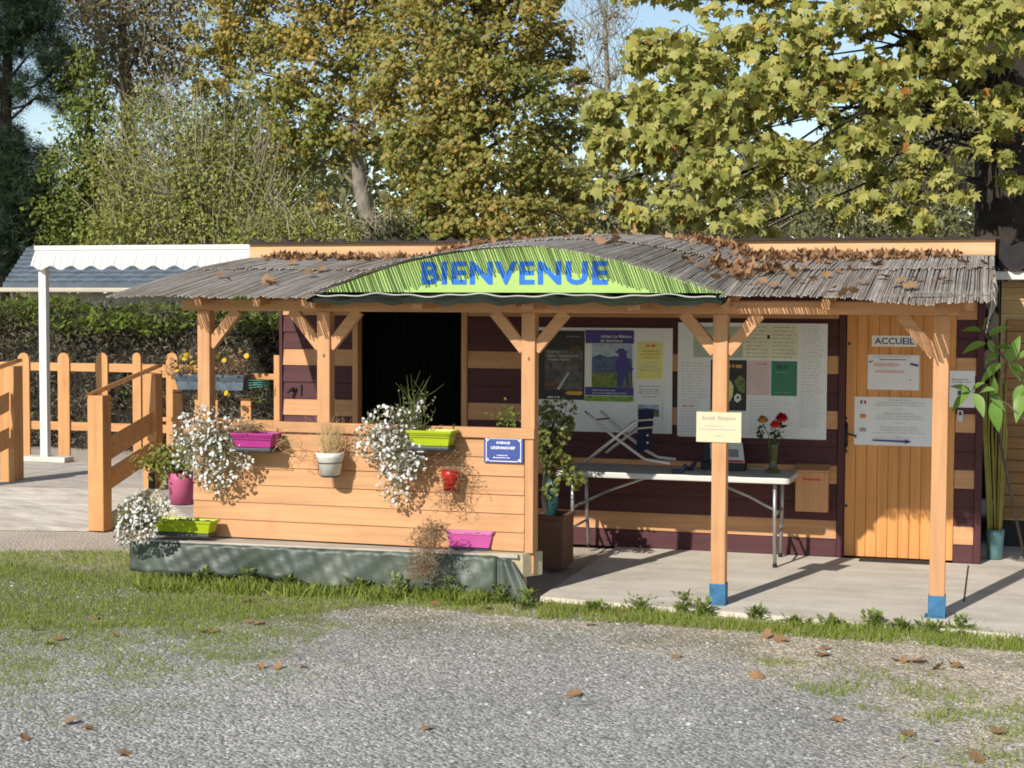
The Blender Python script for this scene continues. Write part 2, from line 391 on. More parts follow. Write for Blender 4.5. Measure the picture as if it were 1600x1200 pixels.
M['stone'] = leaf_mat('loose chippings', even([(.17, .17, .165), (.34, .335, .32), (.48, .47, .45), (.58, .565, .54), (.24, .235, .23), (.42, .39, .34)]), 0.0, .85)

# ------------------------------------------------------------------ mesh building
ORIGIN = {}
class MB:
    def __init__(s): s.v = []; s.f = []; s.mi = []; s.cur = 0
    def add(s, vs, fs):
        o = len(s.v); s.v += [tuple(float(c) for c in p) for p in vs]
        for f in fs: s.f.append(tuple(i + o for i in f)); s.mi.append(s.cur)
    def hexa(s, p):   # 8 points: bottom 0-3 ccw, top 4-7
        s.add(p, [(3, 2, 1, 0), (4, 5, 6, 7), (0, 1, 5, 4), (1, 2, 6, 5), (2, 3, 7, 6), (3, 0, 4, 7)])
    def box(s, x0, x1, y0, y1, z0, z1):
        s.hexa([(x0, y0, z0), (x1, y0, z0), (x1, y1, z0), (x0, y1, z0), (x0, y0, z1), (x1, y0, z1), (x1, y1, z1), (x0, y1, z1)])
    def bar(s, p, q, w, h, up=(0, 0, 1)):   # w across, h along up
        p, q = Vector(p), Vector(q); d = (q - p).normalized(); upv = Vector(up)
        a = d.cross(upv)
        if a.length < 1e-4: a = d.cross(Vector((0, 1, 0)))
        a.normalize(); b = a.cross(d).normalized()
        a = a * (w / 2); b = b * (h / 2)
        s.hexa([p - a - b, p + a - b, q + a - b, q - a - b, p - a + b, p + a + b, q + a + b, q - a + b])
    def tube(s, pts, r, n=8, cap=True):
        pts = [Vector(p) for p in pts]; rs = r if isinstance(r, (list, tuple)) else [r] * len(pts)
        o = len(s.v); prev = None
        for i, p in enumerate(pts):
            d = (pts[min(i + 1, len(pts) - 1)] - pts[max(i - 1, 0)])
            d = d.normalized() if d.length > 1e-9 else Vector((0, 0, 1))
            if prev is None:
                a = d.cross(Vector((0, 0, 1)))
                if a.length < .05: a = d.cross(Vector((1, 0, 0)))
            else: a = prev - d * prev.dot(d)
            a.normalize(); prev = a; b = d.cross(a)
            for k in range(n):
                t = 2 * math.pi * k / n
                s.v.append(tuple(p + (a * math.cos(t) + b * math.sin(t)) * rs[i]))
        for i in range(len(pts) - 1):
            for k in range(n):
                k2 = (k + 1) % n
                s.f.append((o + i * n + k, o + i * n + k2, o + (i + 1) * n + k2, o + (i + 1) * n + k)); s.mi.append(s.cur)
        if cap:
            s.f.append(tuple(o + k for k in reversed(range(n)))); s.mi.append(s.cur)
            e = o + (len(pts) - 1) * n
            s.f.append(tuple(e + k for k in range(n))); s.mi.append(s.cur)
    def lathe(s, prof, c, n=24):
        o = len(s.v); m = len(prof)
        for (r, z) in prof:
            for k in range(n):
                t = 2 * math.pi * k / n
                s.v.append((c[0] + r * math.cos(t), c[1] + r * math.sin(t), c[2] + z))
        for i in range(m - 1):
            for k in range(n):
                k2 = (k + 1) % n
                s.f.append((o + i * n + k, o + i * n + k2, o + (i + 1) * n + k2, o + (i + 1) * n + k)); s.mi.append(s.cur)
    def prism(s, outline, y0, y1):   # outline in XZ, ccw seen from -Y
        n = len(outline)
        s.add([(x, y0, z) for x, z in outline] + [(x, y1, z) for x, z in outline],
              [tuple(range(n)), tuple(reversed(range(n, 2 * n)))] + [(i, i + n, (i + 1) % n + n, (i + 1) % n) for i in range(n)])
    def sheet(s, rows):              # grid of points
        o = len(s.v); w = len(rows[0])
        for r in rows: s.v += [tuple(float(c) for c in p) for p in r]
        for i in range(len(rows) - 1):
            for j in range(w - 1):
                s.f.append((o + i * w + j, o + i * w + j + 1, o + (i + 1) * w + j + 1, o + (i + 1) * w + j)); s.mi.append(s.cur)
    def slab(s, rows, t):            # a sheet with thickness t downwards
        w = len(rows[0]); h = len(rows)
        s.sheet(rows)
        low = [[(p[0], p[1], p[2] - t) for p in r] for r in rows]
        s.sheet([list(reversed(r)) for r in low])
        edge = [rows[0], low[0]]
        s.sheet([low[0], rows[0]]); s.sheet([rows[-1], low[-1]])
        s.sheet([[r[0] for r in rows], [r[0] for r in low]]); s.sheet([[r[-1] for r in low], [r[-1] for r in rows]])
    def build(s, name, mats, parent=None, smooth=False, bevel=0.0, solid=0.0):
        mats = mats if isinstance(mats, (list, tuple)) else [mats]
        a = np.array(s.v); c = (a.min(0) + a.max(0)) / 2
        if parent is None: c[2] = a[:, 2].min()
        me = bpy.data.meshes.new(name)
        me.from_pydata((a - c).tolist(), [], s.f)
        for m in mats: me.materials.append(m)
        if len(mats) > 1: me.polygons.foreach_set('material_index', s.mi)
        if smooth: me.polygons.foreach_set('use_smooth', [True] * len(me.polygons))
        me.update()
        return link(name, me, c, parent, bevel, solid)

def link(name, me, c, parent=None, bevel=0.0, solid=0.0):
    o = bpy.data.objects.new(name, me); COL.objects.link(o)
    pw = ORIGIN[parent.name] if parent else np.zeros(3)
    o.parent = parent
    o.location = np.asarray(c) - pw
    ORIGIN[o.name] = np.asarray(c, float)
    if solid:
        md = o.modifiers.new('solid', 'SOLIDIFY'); md.thickness = solid; md.offset = 0
    if bevel:
        md = o.modifiers.new('bevel', 'BEVEL'); md.width = bevel; md.segments = 2; md.limit_method = 'ANGLE'; md.angle_limit = math.radians(50)
    return o

def tag(o, label=None, cat=None, group=None, kind=None):
    if label: o['label'] = label
    if cat: o['category'] = cat
    if group: o['group'] = group
    if kind: o['kind'] = kind
    return o

def thing(name, label, cat, loc, group=None):
    o = bpy.data.objects.new(name, None); o.empty_display_size = .1; COL.objects.link(o)
    o.location = [float(c) for c in loc]; ORIGIN[o.name] = np.array([float(c) for c in loc])
    return tag(o, label, cat, group)

def np_mesh(name, V, loops, sizes, mat, parent=None, base=None):
    """bulk mesh from numpy arrays"""
    V = np.asarray(V, np.float64)
    c = (V.min(0) + V.max(0)) / 2
    if parent is None: c[2] = V[:, 2].min()
    me = bpy.data.meshes.new(name)
    me.vertices.add(len(V)); me.vertices.foreach_set('co', (V - c).astype(np.float32).ravel())
    me.loops.add(len(loops)); me.loops.foreach_set('vertex_index', np.asarray(loops, np.int32))
    sizes = np.asarray(sizes, np.int32)
    st = np.concatenate([[0], np.cumsum(sizes)[:-1]]).astype(np.int32)
    me.polygons.add(len(sizes)); me.polygons.foreach_set('loop_start', st); me.polygons.foreach_set('loop_total', sizes)
    me.materials.append(mat)
    me.update(calc_edges=True); me.validate()
    return link(name, me, c, parent)

# leaf templates: (verts, faces); x along the blade, z the leaf normal
def tpl_rhomb(): return np.array([(0, 0, 0), (.5, -.36, .06), (1, 0, -.05), (.5, .36, .06)]), [(0, 1, 2), (0, 2, 3)]
def tpl_oval():
    return np.array([(0, 0, 0), (.25, -.2, .04), (.6, -.22, .05), (1, 0, -.1), (.6, .22, .05), (.25, .2, .04), (.45, 0, -.02)]), \
        [(0, 1, 6), (1, 2, 6), (2, 3, 6), (3, 4, 6), (4, 5, 6), (5, 0, 6)]
def tpl_long():
    n = 6; v = []; f = []
    for i in range(n + 1):
        t = i / n; w = .21 * math.sin(math.pi * (t ** .8)) + .004; z = -.32 * t * t
        v += [(t, -w, z + .09 * w / .27), (t, 0, z), (t, w, z + .09 * w / .27)]
    for i in range(n):
        a = i * 3; f += [(a, a + 3, a + 4, a + 1), (a + 1, a + 4, a + 5, a + 2)]
    return np.array(v), f
def tpl_maple():
    ang = [180, 150, 128, 95, 80, 58, 38, 22, 0, -22, -38, -58, -80, -95, -128, -150]
    rad = [.34, .48, .42, .70, .50, .56, .84, .58, 1.0, .58, .84, .56, .50, .70, .42, .48]
    v = [(.0, 0, .0)]
    for a, r in zip(ang, rad):
        t = math.radians(a); v.append((r * math.cos(t) * .62, r * math.sin(t) * .62, -.30 * r * r + .10 * abs(math.sin(t)) * r))
    n = len(ang)
    return np.array(v), [(0, 1 + (i + 1) % n, 1 + i) for i in range(n)]
def tpl_blade():
    return np.array([(0, -.03, 0), (0, .03, 0), (.55, .022, .06), (.55, -.022, .06), (1, 0, .28)]), [(0, 3, 2, 1), (3, 4, 2)]
def tpl_needle():
    v = []; f = []
    for k in range(7):
        a = 2 * math.pi * k / 7; s, c = math.sin(a), math.cos(a)
        o = len(v)
        v += [(0, -.02 * c, .02 * s), (0, .02 * c, -.02 * s), (.8, .45 * s + .02, .45 * c), (.8, .45 * s - .02, .45 * c)]
        f.append((o, o + 1, o + 2, o + 3))
    return np.array(v), f
def tpl_disc():
    n = 8
    return np.array([(math.cos(2 * math.pi * k / n), math.sin(2 * math.pi * k / n), .0) for k in range(n)] + [(0, 0, .35)]), [(k, (k + 1) % n, n) for k in range(n)]
def tpl_spray():   # flat cypress spray with teeth
    v = [(0, 0, 0)]; f = []
    for a, r in ((-50, .5), (-38, .35), (-28, .8), (-16, .5), (0, 1), (16, .5), (28, .8), (38, .35), (50, .5)):
        t = math.radians(a); v.append((r * math.cos(t), r * math.sin(t), -.12 * r))
    for i in range(1, 9): f.append((0, i, i + 1))
    return np.array(v), f

def cloud(name, P, D, Nn, S, tpl, mat, parent=None):
    """place one template blade per point; D = direction of the blade, Nn = its normal"""
    tv, tf = tpl
    P = np.asarray(P, float); n = len(P)
    D = D / (np.linalg.norm(D, axis=1, keepdims=True) + 1e-9)
    Bn = np.cross(Nn, D); Bn /= (np.linalg.norm(Bn, axis=1, keepdims=True) + 1e-9)
    Nn = np.cross(D, Bn)
    S = np.broadcast_to(np.asarray(S, float), (n,))[:, None, None]
    V = P[:, None, :] + S * (tv[None, :, 0:1] * D[:, None] + tv[None, :, 1:2] * Bn[:, None] + tv[None, :, 2:3] * Nn[:, None])
    k = len(tv)
    fl = np.array([i for fc in tf for i in fc]); fs = np.array([len(fc) for fc in tf])
    loops = (np.arange(n)[:, None] * k + fl[None]).ravel()
    return np_mesh(name, V.reshape(-1, 3), loops, np.tile(fs, n), mat, parent)

def unit(n):
    a = nrg.normal(size=(n, 3)); return a / np.linalg.norm(a, axis=1, keepdims=True)

# ------------------------------------------------------------------ lettering
_txt_cache = {}
def text_geo(body, offset=0.0, shear=0.0):
    key = (body, offset, shear)
    if key in _txt_cache: return _txt_cache[key]
    cu = bpy.data.curves.new('lettering', 'FONT'); cu.body = body; cu.size = 1.0; cu.offset = offset; cu.shear = shear; cu.space_character = 1.12 if offset > .03 else 1.0
    cu.resolution_u = 3; cu.align_x = 'LEFT'
    ob = bpy.data.objects.new('lettering', cu); COL.objects.link(ob)
    bpy.context.view_layer.update()
    dg = bpy.context.evaluated_depsgraph_get()
    me = bpy.data.meshes.new_from_object(ob.evaluated_get(dg))
    v = np.array([tuple(p.co) for p in me.vertices]); f = [tuple(p.vertices) for p in me.polygons]
    bpy.data.objects.remove(ob); bpy.data.curves.remove(cu); bpy.data.meshes.remove(me)
    _txt_cache[key] = (v, f)
    return v, f

def put_text(mb, body, x0, x1, z0, z1, y, offset=0.0, shear=0.0, keep=False, slope=0.0):
    v, f = text_geo(body, offset, shear)
    a, b = v[:, :2].min(0), v[:, :2].max(0)
    sx = (x1 - x0) / (b[0] - a[0]); sz = (z1 - z0) / (b[1] - a[1])
    if keep: sx = sz = min(sx, sz)
    w = (b[0] - a[0]) * sx; xo = (x0 + x1) / 2 - w / 2
    mb.add([(xo + (p[0] - a[0]) * sx, y, z0 + (p[1] - a[1]) * sz + slope * ((p[0] - a[0]) * sx)) for p in v], f)

class Paper:
    """a flat sheet on a plane Y = y, measured by its corners in the photograph; draws in 0..1 coordinates (v down)"""
    def __init__(s, name, label, cat, rect, y, mat, th=.003, group=None, parent=None):
        a = PY(rect[0], rect[1], y); b = PY(rect[2], rect[3], y)
        s.x0, s.z1, s.x1, s.z0, s.y, s.th = a[0], a[2], b[0], b[2], y, th
        s.k = 0
        if parent is None:
            s.o = thing(name, label, cat, ((s.x0 + s.x1) / 2, y, s.z0), group)
        else: s.o = parent
        m = MB(); m.box(s.x0, s.x1, y - th, y, s.z0, s.z1); s.sheet = m.build('sheet', mat, s.o)
    def X(s, u): return s.x0 + (s.x1 - s.x0) * u
    def Z(s, v): return s.z1 + (s.z0 - s.z1) * v
    def lay(s): s.k += 1; return s.y - s.th - .0012 * s.k
    def rects(s, name, rs, mat):
        m = MB(); y = s.lay()
        for (u0, v0, u1, v1) in rs: m.box(s.X(u0), s.X(u1), y, y + .001, s.Z(v1), s.Z(v0))
        return m.build(name, mat, s.o)
    def poly(s, name, pts, mat):
        m = MB(); y = s.lay()
        q = [(s.X(u), s.Z(v)) for u, v in pts]
        ar = sum(q[i][0] * q[(i + 1) % len(q)][1] - q[(i + 1) % len(q)][0] * q[i][1] for i in range(len(q)))
        if ar < 0: q.reverse()
        m.prism(q, y, y + .001)
        return m.build(name, mat, s.o)
    def text(s, items, mat, offset=0.0, shear=0.0, name='lettering', keep=False):
        m = MB(); y = s.lay()
        for (body, u0, v0, u1, v1) in items: put_text(m, body, s.X(u0), s.X(u1), s.Z(v1), s.Z(v0), y, offset, shear, keep)
        return m.build(name, mat, s.o)
    def lines(s, u0, u1, vs, mat, h=.012, center=False, name='print', seed=0, word=.06):
        """rows of small illegible print, broken into words"""
        if not len(vs): return None
        r = random.Random(seed + len(vs)); m = MB(); y = s.lay()
        for v in vs:
            a, b = u0, u1
            if center:
                sh = r.uniform(0, .25) * (u1 - u0); a, b = u0 + sh, u1 - sh
            else: b = u1 - r.uniform(0, .3) * (u1 - u0)
            u = a
            while u < b:
                w = min(r.uniform(.3, 1.5) * word, b - u)
                m.box(s.X(u), s.X(u + w), y, y + .001, s.Z(v + h / 2 * r.uniform(.7, 1.1)), s.Z(v - h / 2 * r.uniform(.7, 1.1)))
                u += w + word * .28
        return m.build(name, mat, s.o)

# ================================================================== THE SETTING
GZ = -.035                                # gravel level; the slab top is at 0
m = MB(); m.sheet([[(-400, -60, GZ), (400, -60, GZ)], [(-400, 700, GZ), (400, 700, GZ)]])
tag(m.build('ground', M['gravel']), kind='structure')
m = MB()
fr = [(-2.86, -.06), (-2.3, -.13), (-1.6, -.20), (-.8, -.28), (0.0, -.35), (.7, -.43), (2.6, -.65)]
m.slab([[(x, y, 0) for x, y in fr], [(x, 2.46, 0) for x, y in fr]], .12)
tag(m.build('concrete_slab', M['concrete'], bevel=.008), kind='structure')
m = MB(); m.box(.25, 2.6, 2.462, 7.5, -.12, -.004)
tag(m.build('concrete_path', M['concrete']), kind='structure')
m = MB()   # sawn joint in the slab
p, q = PZ(1513, 884, .0), PZ(1506, 940, .0)
m.bar((p[0], p[1], .001), (q[0], q[1], .001), .012, .004)
tag(m.build('slab_joint', M['soil']), kind='structure')

# ================================================================== CABIN
WY = 2.5
CX0, CX1 = -6.122, .245
cabin = thing('reception_cabin', 'wooden reception cabin with plum and orange striped boards behind the veranda', 'building', ((CX0 + CX1) / 2, WY, 0))
PITCHB = .157
DX0, DX1 = -.874, .0                       # door
OX0, OX1 = PY(561, 600, WY)[0], PY(722, 600, WY)[0]   # dark doorway
OTOP = 2.12
def boards(x0, x1, z0, z1, mb):
    k = int(math.floor(z0 / PITCHB + 1e-6))
    while k * PITCHB < z1 - 1e-6:
        a, b = max(k * PITCHB, z0), min((k + 1) * PITCHB, z1)
        mb.cur = 0 if k % 3 == 1 else 1
        mb.hexa([(x0, WY - .022, a), (x1, WY - .022, a), (x1, WY + .02, a), (x0, WY + .02, a),
                 (x0, WY - .008, b - .004), (x1, WY - .008, b - .004), (x1, WY + .02, b - .004), (x0, WY + .02, b - .004)])
        k += 1
w = MB()
boards(CX0, OX0 - .06, 0, 2.5, w)
boards(OX1 + .06, DX0 - .065, 0, 2.5, w)
boards(OX0 - .06, OX1 + .06, OTOP + .002, 2.5, w)
boards(DX1 + .03, CX1 - .055, 0, 2.5, w)
boards(DX0 - .065, DX1 + .03, 2.13, 2.5, w)
w.cur = 1
w.box(CX0, OX0 - .06, WY + .02, WY + .08, 0, 2.5); w.box(OX1 + .06, DX0 - .065, WY + .02, WY + .08, 0, 2.5)
w.box(DX1 + .03, CX1, WY + .02, WY + .08, 0, 2.5)
w.box(OX0 - .06, OX1 + .06, WY + .02, WY + .08, OTOP, 2.5)
w.box(CX0, CX0 + .06, WY + .08, 5.6, 0, 2.5); w.box(CX1 - .06, CX1, WY + .08, 5.6, 0, 2.5); w.box(CX0, CX1, 5.6, 5.66, 0, 2.5)
w.build('wall', [M['orange_x'], M['plum_x']], cabin)
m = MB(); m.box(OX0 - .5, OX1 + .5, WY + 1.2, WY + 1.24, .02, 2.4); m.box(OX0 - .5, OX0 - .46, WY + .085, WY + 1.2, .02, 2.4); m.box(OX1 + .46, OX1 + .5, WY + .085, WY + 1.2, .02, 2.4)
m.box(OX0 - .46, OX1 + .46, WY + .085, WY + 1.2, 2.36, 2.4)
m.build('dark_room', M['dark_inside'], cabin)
m = MB()
for x in (CX1 - .052,): m.box(x, CX1 + .006, WY - .03, WY + .02, 0, 2.5)
m.build('corner_trim', M['plum_z'], cabin, bevel=.003)
m = MB(); m.box(CX0 - .012, CX0 + .02, WY - .034, WY + .02, .3, 2.5)
m.build('corner_trim', M['plum_z'], cabin, bevel=.003)
m = MB(); m.box(DX0 - .06, DX0 - .004, WY - .03, WY + .03, 0, 2.13); m.box(DX0 - .06, DX1 + .03, WY - .032, WY + .03, 2.085, 2.13)
m.build('door_frame', M['plum_z'], cabin, bevel=.003)
for x in (OX0 - .056, OX1 + .001):
    m = MB(); m.box(x, x + .055, WY - .03, WY + .08, .31, OTOP - .08 if x < OX0 else OTOP); m.build('doorway_trim', M['orange_z'], cabin, bevel=.003)
# strip curtain in the dark doorway
m = MB()
n = 34
for i in range(n):
    x = OX0 + (OX1 - OX0) * (i + .5) / n
    pts = [(x + rnd.uniform(-.003, .003), WY + .16 + rnd.uniform(-.01, .01), z) for z in (2.1, 1.5, .9, .34)]
    m.tube(pts, .009, 5)
m.build('strip_curtain', plain_mat('shade darkened green curtain strands', (.004, .006, .004, 1), .8, spec=.1), cabin)  # dark green strands, darkened to paint in the shade inside the doorway
# door of vertical boards
door = MB(); nb = 10
bw = (DX1 + .028 - DX0) / nb
for i in range(nb):
    x = DX0 + i * bw
    door.box(x + .002, x + bw - .002, WY - .012, WY + .03, .015, 2.084)
door.box(DX0, DX1 + .028, WY + .0, WY + .026, .02, 2.08)
dor = door.build('door', M['orange_deep'], cabin, bevel=.0035)
h = MB()
hp = lambda px, py, d=.016: tuple(PY(px, py, WY - d))
h.bar(hp(1322, 661), hp(1322, 697), .03, .006, (0, 1, 0))
for sgn, ys in ((-1, (661, 656, 651)), (1, (697, 702, 708))):
    pts = [hp(1322, ys[0]), hp(1320, ys[1]), hp(1323.5, (ys[1] + ys[2]) / 2), hp(1321, ys[2])]
    h.tube(pts, [.012, .007, .009, .004], 6)
h.tube([hp(1323, 678), hp(1324, 678, .05), hp(1331, 679.5, .055), hp(1337, 681, .05), hp(1337, 684, .045)], .008, 8)
h.build('handle', M['black_iron'], dor, smooth=True)
for (px, py, nm) in ((1322, 790, 'lock'), (1327, 537, 'peephole')):
    m = MB(); c = PY(px, py, WY - .014); m.tube([c, c + np.array([0, -.006, 0])], .013, 12); m.build(nm, M['black_iron'], dor)
# main roof with a plank fascia and a rippled sheet
fasc = MB()
FZ0, FZ1 = 2.562, 2.70
for x0, x1 in ((-6.258, -3.1), (-3.098, .32)): fasc.box(x0, x1, 2.10, 2.135, FZ0, FZ1)
fasc.build('fascia', wood_mat('pale orange fascia', (.62, .37, .19, 1), 'X', dirt=.12), cabin, bevel=.004)
rows = []
xs = np.arange(-6.30, .36, .0135)
for Y, dz in ((2.06, 0), (5.8, -.35)):
    rows.append([(x, Y, FZ1 + .012 + dz + .032 * max(0, math.cos(2 * math.pi * x / .268)) ** 3) for x in xs])
m = MB(); m.slab(rows, .008)
lo = [(x, 2.06, FZ1 - .006) for x in xs]; m.sheet([lo, [(p[0], 2.0595, p[2]) for p in rows[0]]]); m.sheet([[(x, 2.099, FZ1 - .006) for x in xs], lo])
m.build('roof_sheet', M['dark_tile'], cabin, smooth=False)
m = MB(); m.box(.29, .322, 2.136, 5.7, 2.2, FZ1 - .01); m.box(CX1 - .02, .3, 2.14, 5.6, 2.48, 2.50)
m.build('verge_board', M['plum_x'], cabin)

# ================================================================== VERANDA
ver = thing('veranda', 'orange timber veranda roofed with grey reed matting in front of the cabin', 'veranda', (-2.8, 1.0, 0))
PXS = [-5.64, -4.62, -2.98, -1.555, -.03]
PW = .105
BZ0, BZ1 = 2.095, 2.185
for i, x in enumerate(PXS):
    m = MB()
    if i < 3: z0 = .31 if i < 2 else .15
    else: z0 = .145
    m.box(x - PW / 2, x + PW / 2, 0, PW, z0, BZ0 - .001)
    po = m.build('post', M['orange_z'], ver, bevel=.006)
    if i >= 3:
        m = MB(); m.box(x - PW / 2 - .006, x + PW / 2 + .006, -.006, PW + .006, 0.0, .155)
        m.box(x - PW / 2 - .03, x + PW / 2 + .01, -.02, PW + .02, 0, .008)
        m.build('post_foot', M['blue_foot'], po, bevel=.003)
    if i in (1, 2):
        m = MB(); c = np.array([x, -.001, 1.76 if i < 3 else 1.3]); m.tube([c, c + np.array([0, -.03, 0]), c + np.array([0, -.032, .03])], .004, 6)
        m.build('hook', M['silver'], po)
    for sgn in (-1, 1):
        if i == 0 and sgn < 0: continue
        if i == 4 and sgn > 0: continue
        L = .275
        m = MB(); m.bar((x + sgn * (PW / 2 - .012), PW / 2, BZ0 - .275), (x + sgn * L, PW / 2, BZ0 + .005), .055, .085, (0, 0, 1))
        m.build('brace', M['orange_x'], ver, bevel=.004)
m = MB(); m.box(-5.83, PXS[1] + .02, .01, .095, BZ0, BZ1); m.box(PXS[1] + .022, .08, .0, .1, BZ0, BZ1)
m.build('beam', M['orange_x'], ver, bevel=.005)
m = MB()
RSL = (2.515 - BZ1) / 2.4
rx = [-5.6, -5.1, -4.70, -3.75, -3.05, -2.9, -2.15, -1.5, -.8, -.1, .15]
for x in rx:
    m = MB(); m.bar((x, -.17, BZ1 - .02), (x, 2.44, BZ1 - .02 + RSL * 2.6), .06, .07, (0, 0, 1)); m.build('rafter', M['orange_y'], ver, bevel=.004)

# roof surface: a lean-to plane with an eyebrow vault in the middle
YF, YB = -.40, 2.09
def eave(x):      # how far the fringe reaches forward along the roof
    return float(np.interp(x, [-6.3, -5.0, -4.6, -1.6, -1.45, -.95, -.55, -.15, .35], [-.42, -.42, -.42, -.40, -.32, -.30, -.42, -.58, -.50]))
def plane_z(Y):
    t = (Y - YF) / (YB - YF)
    if t < 0: return 2.205 + .44 * t
    return 2.205 + .345 * t + .03 * math.sin(math.pi * t)
FA = [PY(px, py, YF) for px, py in ((488, 459), (540, 437), (610, 412), (690, 395), (760, 387), (830, 384), (900, 392), (980, 413), (1050, 434), (1122, 459))]
BA = [PY(px, py, YB) for px, py in ((690, 397), (725, 389), (790, 380), (860, 373), (930, 369.5), (990, 369), (1060, 372), (1120, 380), (1175, 396), (1215, 415))]
def arch(A, x):
    return float(np.interp(x, [p[0] for p in A], [p[2] for p in A], left=0, right=0))
def _smooth_arch(A):
    xs = np.linspace(A[0][0], A[-1][0], 60); zs = np.interp(xs, [p[0] for p in A], [p[2] for p in A])
    k = np.array([1, 2, 3, 4, 3, 2, 1.]); k /= k.sum()
    zp = np.pad(zs, 3, mode='reflect', reflect_type='odd')
    zs2 = np.convolve(zp, k, 'valid')
    return [np.array([x, 0, z]) for x, z in zip(xs, zs2)]
FA, BA = _smooth_arch(FA), _smooth_arch(BA)
def roof_z(x, Y):
    t = min(max((Y - YF) / (YB - YF), 0), 1)
        # blend between the front and the back arch across the depth
    x0 = FA[0][0] * (1 - t) + BA[0][0] * t; x1 = FA[-1][0] * (1 - t) + BA[-1][0] * t
    z = plane_z(Y)
    if x0 < x < x1:
        u = (x - x0) / (x1 - x0)
        zf = arch(FA, FA[0][0] + u * (FA[-1][0] - FA[0][0])); zb = arch(BA, BA[0][0] + u * (BA[-1][0] - BA[0][0]))
        z = max(z, zf * (1 - t) + zb * t)
    return z
VX0, VX1 = FA[0][0], FA[-1][0]

reed = MB()
def reed_strip(x, y0, y1, w, lift, jit):
    n = 9; top = []; 
    a = []
    dx = rnd.uniform(-.009, .009)
    # tangent across the roof, so that the strip lies on the slope of the vault
    for i in range(n):
        t = i / (n - 1); Y = y0 + (y1 - y0) * t; xx = x + dx * t
        xx += .003 * math.sin(4 * t + x * 37) ; z = roof_z(xx, Y) + lift + jit * math.sin(3 * t + x * 9)
        e = .01; sl = (roof_z(xx + e, Y) - roof_z(xx - e, Y)) / (2 * e); sl = max(min(sl, 1.2), -1.2)
        c = 1 / math.sqrt(1 + sl * sl); hx, hz = w / 2 * c, w / 2 * c * sl
        a.append(((xx - hx, Y, z - hz), (xx, Y, z + .0045), (xx + hx, Y, z + hz), (xx, Y, z - .0045)))
    o = len(reed.v)
    for q in a: reed.v += [tuple(map(float, p)) for p in q]
    for i in range(n - 1):
        for k in range(4):
            k2 = (k + 1) % 4
            reed.f.append((o + i * 4 + k, o + (i + 1) * 4 + k, o + (i + 1) * 4 + k2, o + i * 4 + k2)); reed.mi.append(0)
    reed.f.append((o + 3, o + 2, o + 1, o)); reed.mi.append(0); e = o + (n - 1) * 4
    reed.f.append((e, e + 1, e + 2, e + 3)); reed.mi.append(0)
x = -6.24
while x < .30:
    onv = VX0 < x < VX1
    step = .0150 + rnd.uniform(-.004, .005) + (.003 if onv else 0)
    yf = eave(x) + .025 * math.sin(x * 4.1) + .02 * math.sin(x * 7.3) + rnd.uniform(-.05, .045)
    if onv: yf = YF - .03 + rnd.uniform(-.035, .03)
    w = rnd.uniform(.009, .0155)
    reed_strip(x, yf, 1.15 + rnd.uniform(-.09, .09), w, rnd.uniform(0, .006), rnd.uniform(-.004, .004))
    x += step
x = -6.24
while x < .31:
    yb = YB + (.02 if VX0 + .3 < x < VX1 + .5 else -.0)
    reed_strip(x, .98 + .05 * math.sin(x * 3) + rnd.uniform(-.09, .06), yb, rnd.uniform(.011, .017), .014 + rnd.uniform(0, .006), rnd.uniform(-.004, .004))
    x += .0145 + rnd.uniform(-.003, .003)
reed.build('reed_matting', M['reed'], ver)
# opaque underlay below the reeds, stopping short of the ragged fringe
xs = list(np.linspace(-6.2, .28, 130))
rows = [[(x, (-.135 if VX0 - .05 < x < VX1 + .05 else eave(x) + .19) if k == 0 else Y, roof_z(x, Y) - .013) for x in xs] for k, Y in enumerate((-.2, .1, .5, .9, 1.3, 1.7, 2.06))]
m = MB(); m.slab(rows, .006); m.build('underlay', M['reed_under'], ver)
# rippled roof sheet whose dark front edge shows below the sign
xs = np.arange(VX0 - .05, VX1 + .03, .02)
rows = [[(x, Y, BZ1 + .035 + RSL * (Y + .17) + .010 * math.sin(2 * math.pi * x / .42) + .006 * math.sin(x * 31)) for x in xs] for Y in (-.395, -.2, .6, 2.05)]
m = MB(); m.slab(rows, .03); m.build('rippled_sheet', M['dark_sheet'], ver)
m = MB()
pts = [(x, -.402, BZ1 + .036 + .009 * math.sin(x * 9.1) + .006 * math.sin(x * 23)) for x in np.arange(VX0 - .02, VX1, .03)]
m.tube(pts, .005, 5); m.build('cable', M['silver'], ver)
for x in (-4.6, -3.75, -2.9, -2.12):      # rafter tails below the sheet
    m = MB(); m.box(x - .045, x + .045, -.30, -.02, BZ1 - .065, BZ1 + .008); m.build('rafter_tail', M['orange_y'], ver, bevel=.006)
# torn frayed strips at the right end
m = MB()
for i in range(14):
    x = .30 + rnd.uniform(-.02, .012); y = rnd.uniform(-.3, 1.6); z = roof_z(.28, y)
    m.tube([(x, y, z), (x + rnd.uniform(-.01, .03), y - .02, z - .1), (x + rnd.uniform(-.05, .03), y - .05, z - rnd.uniform(.15, .3))], [.010, .007, .003], 5)
m.build('frayed_reeds', M['reed'], ver)

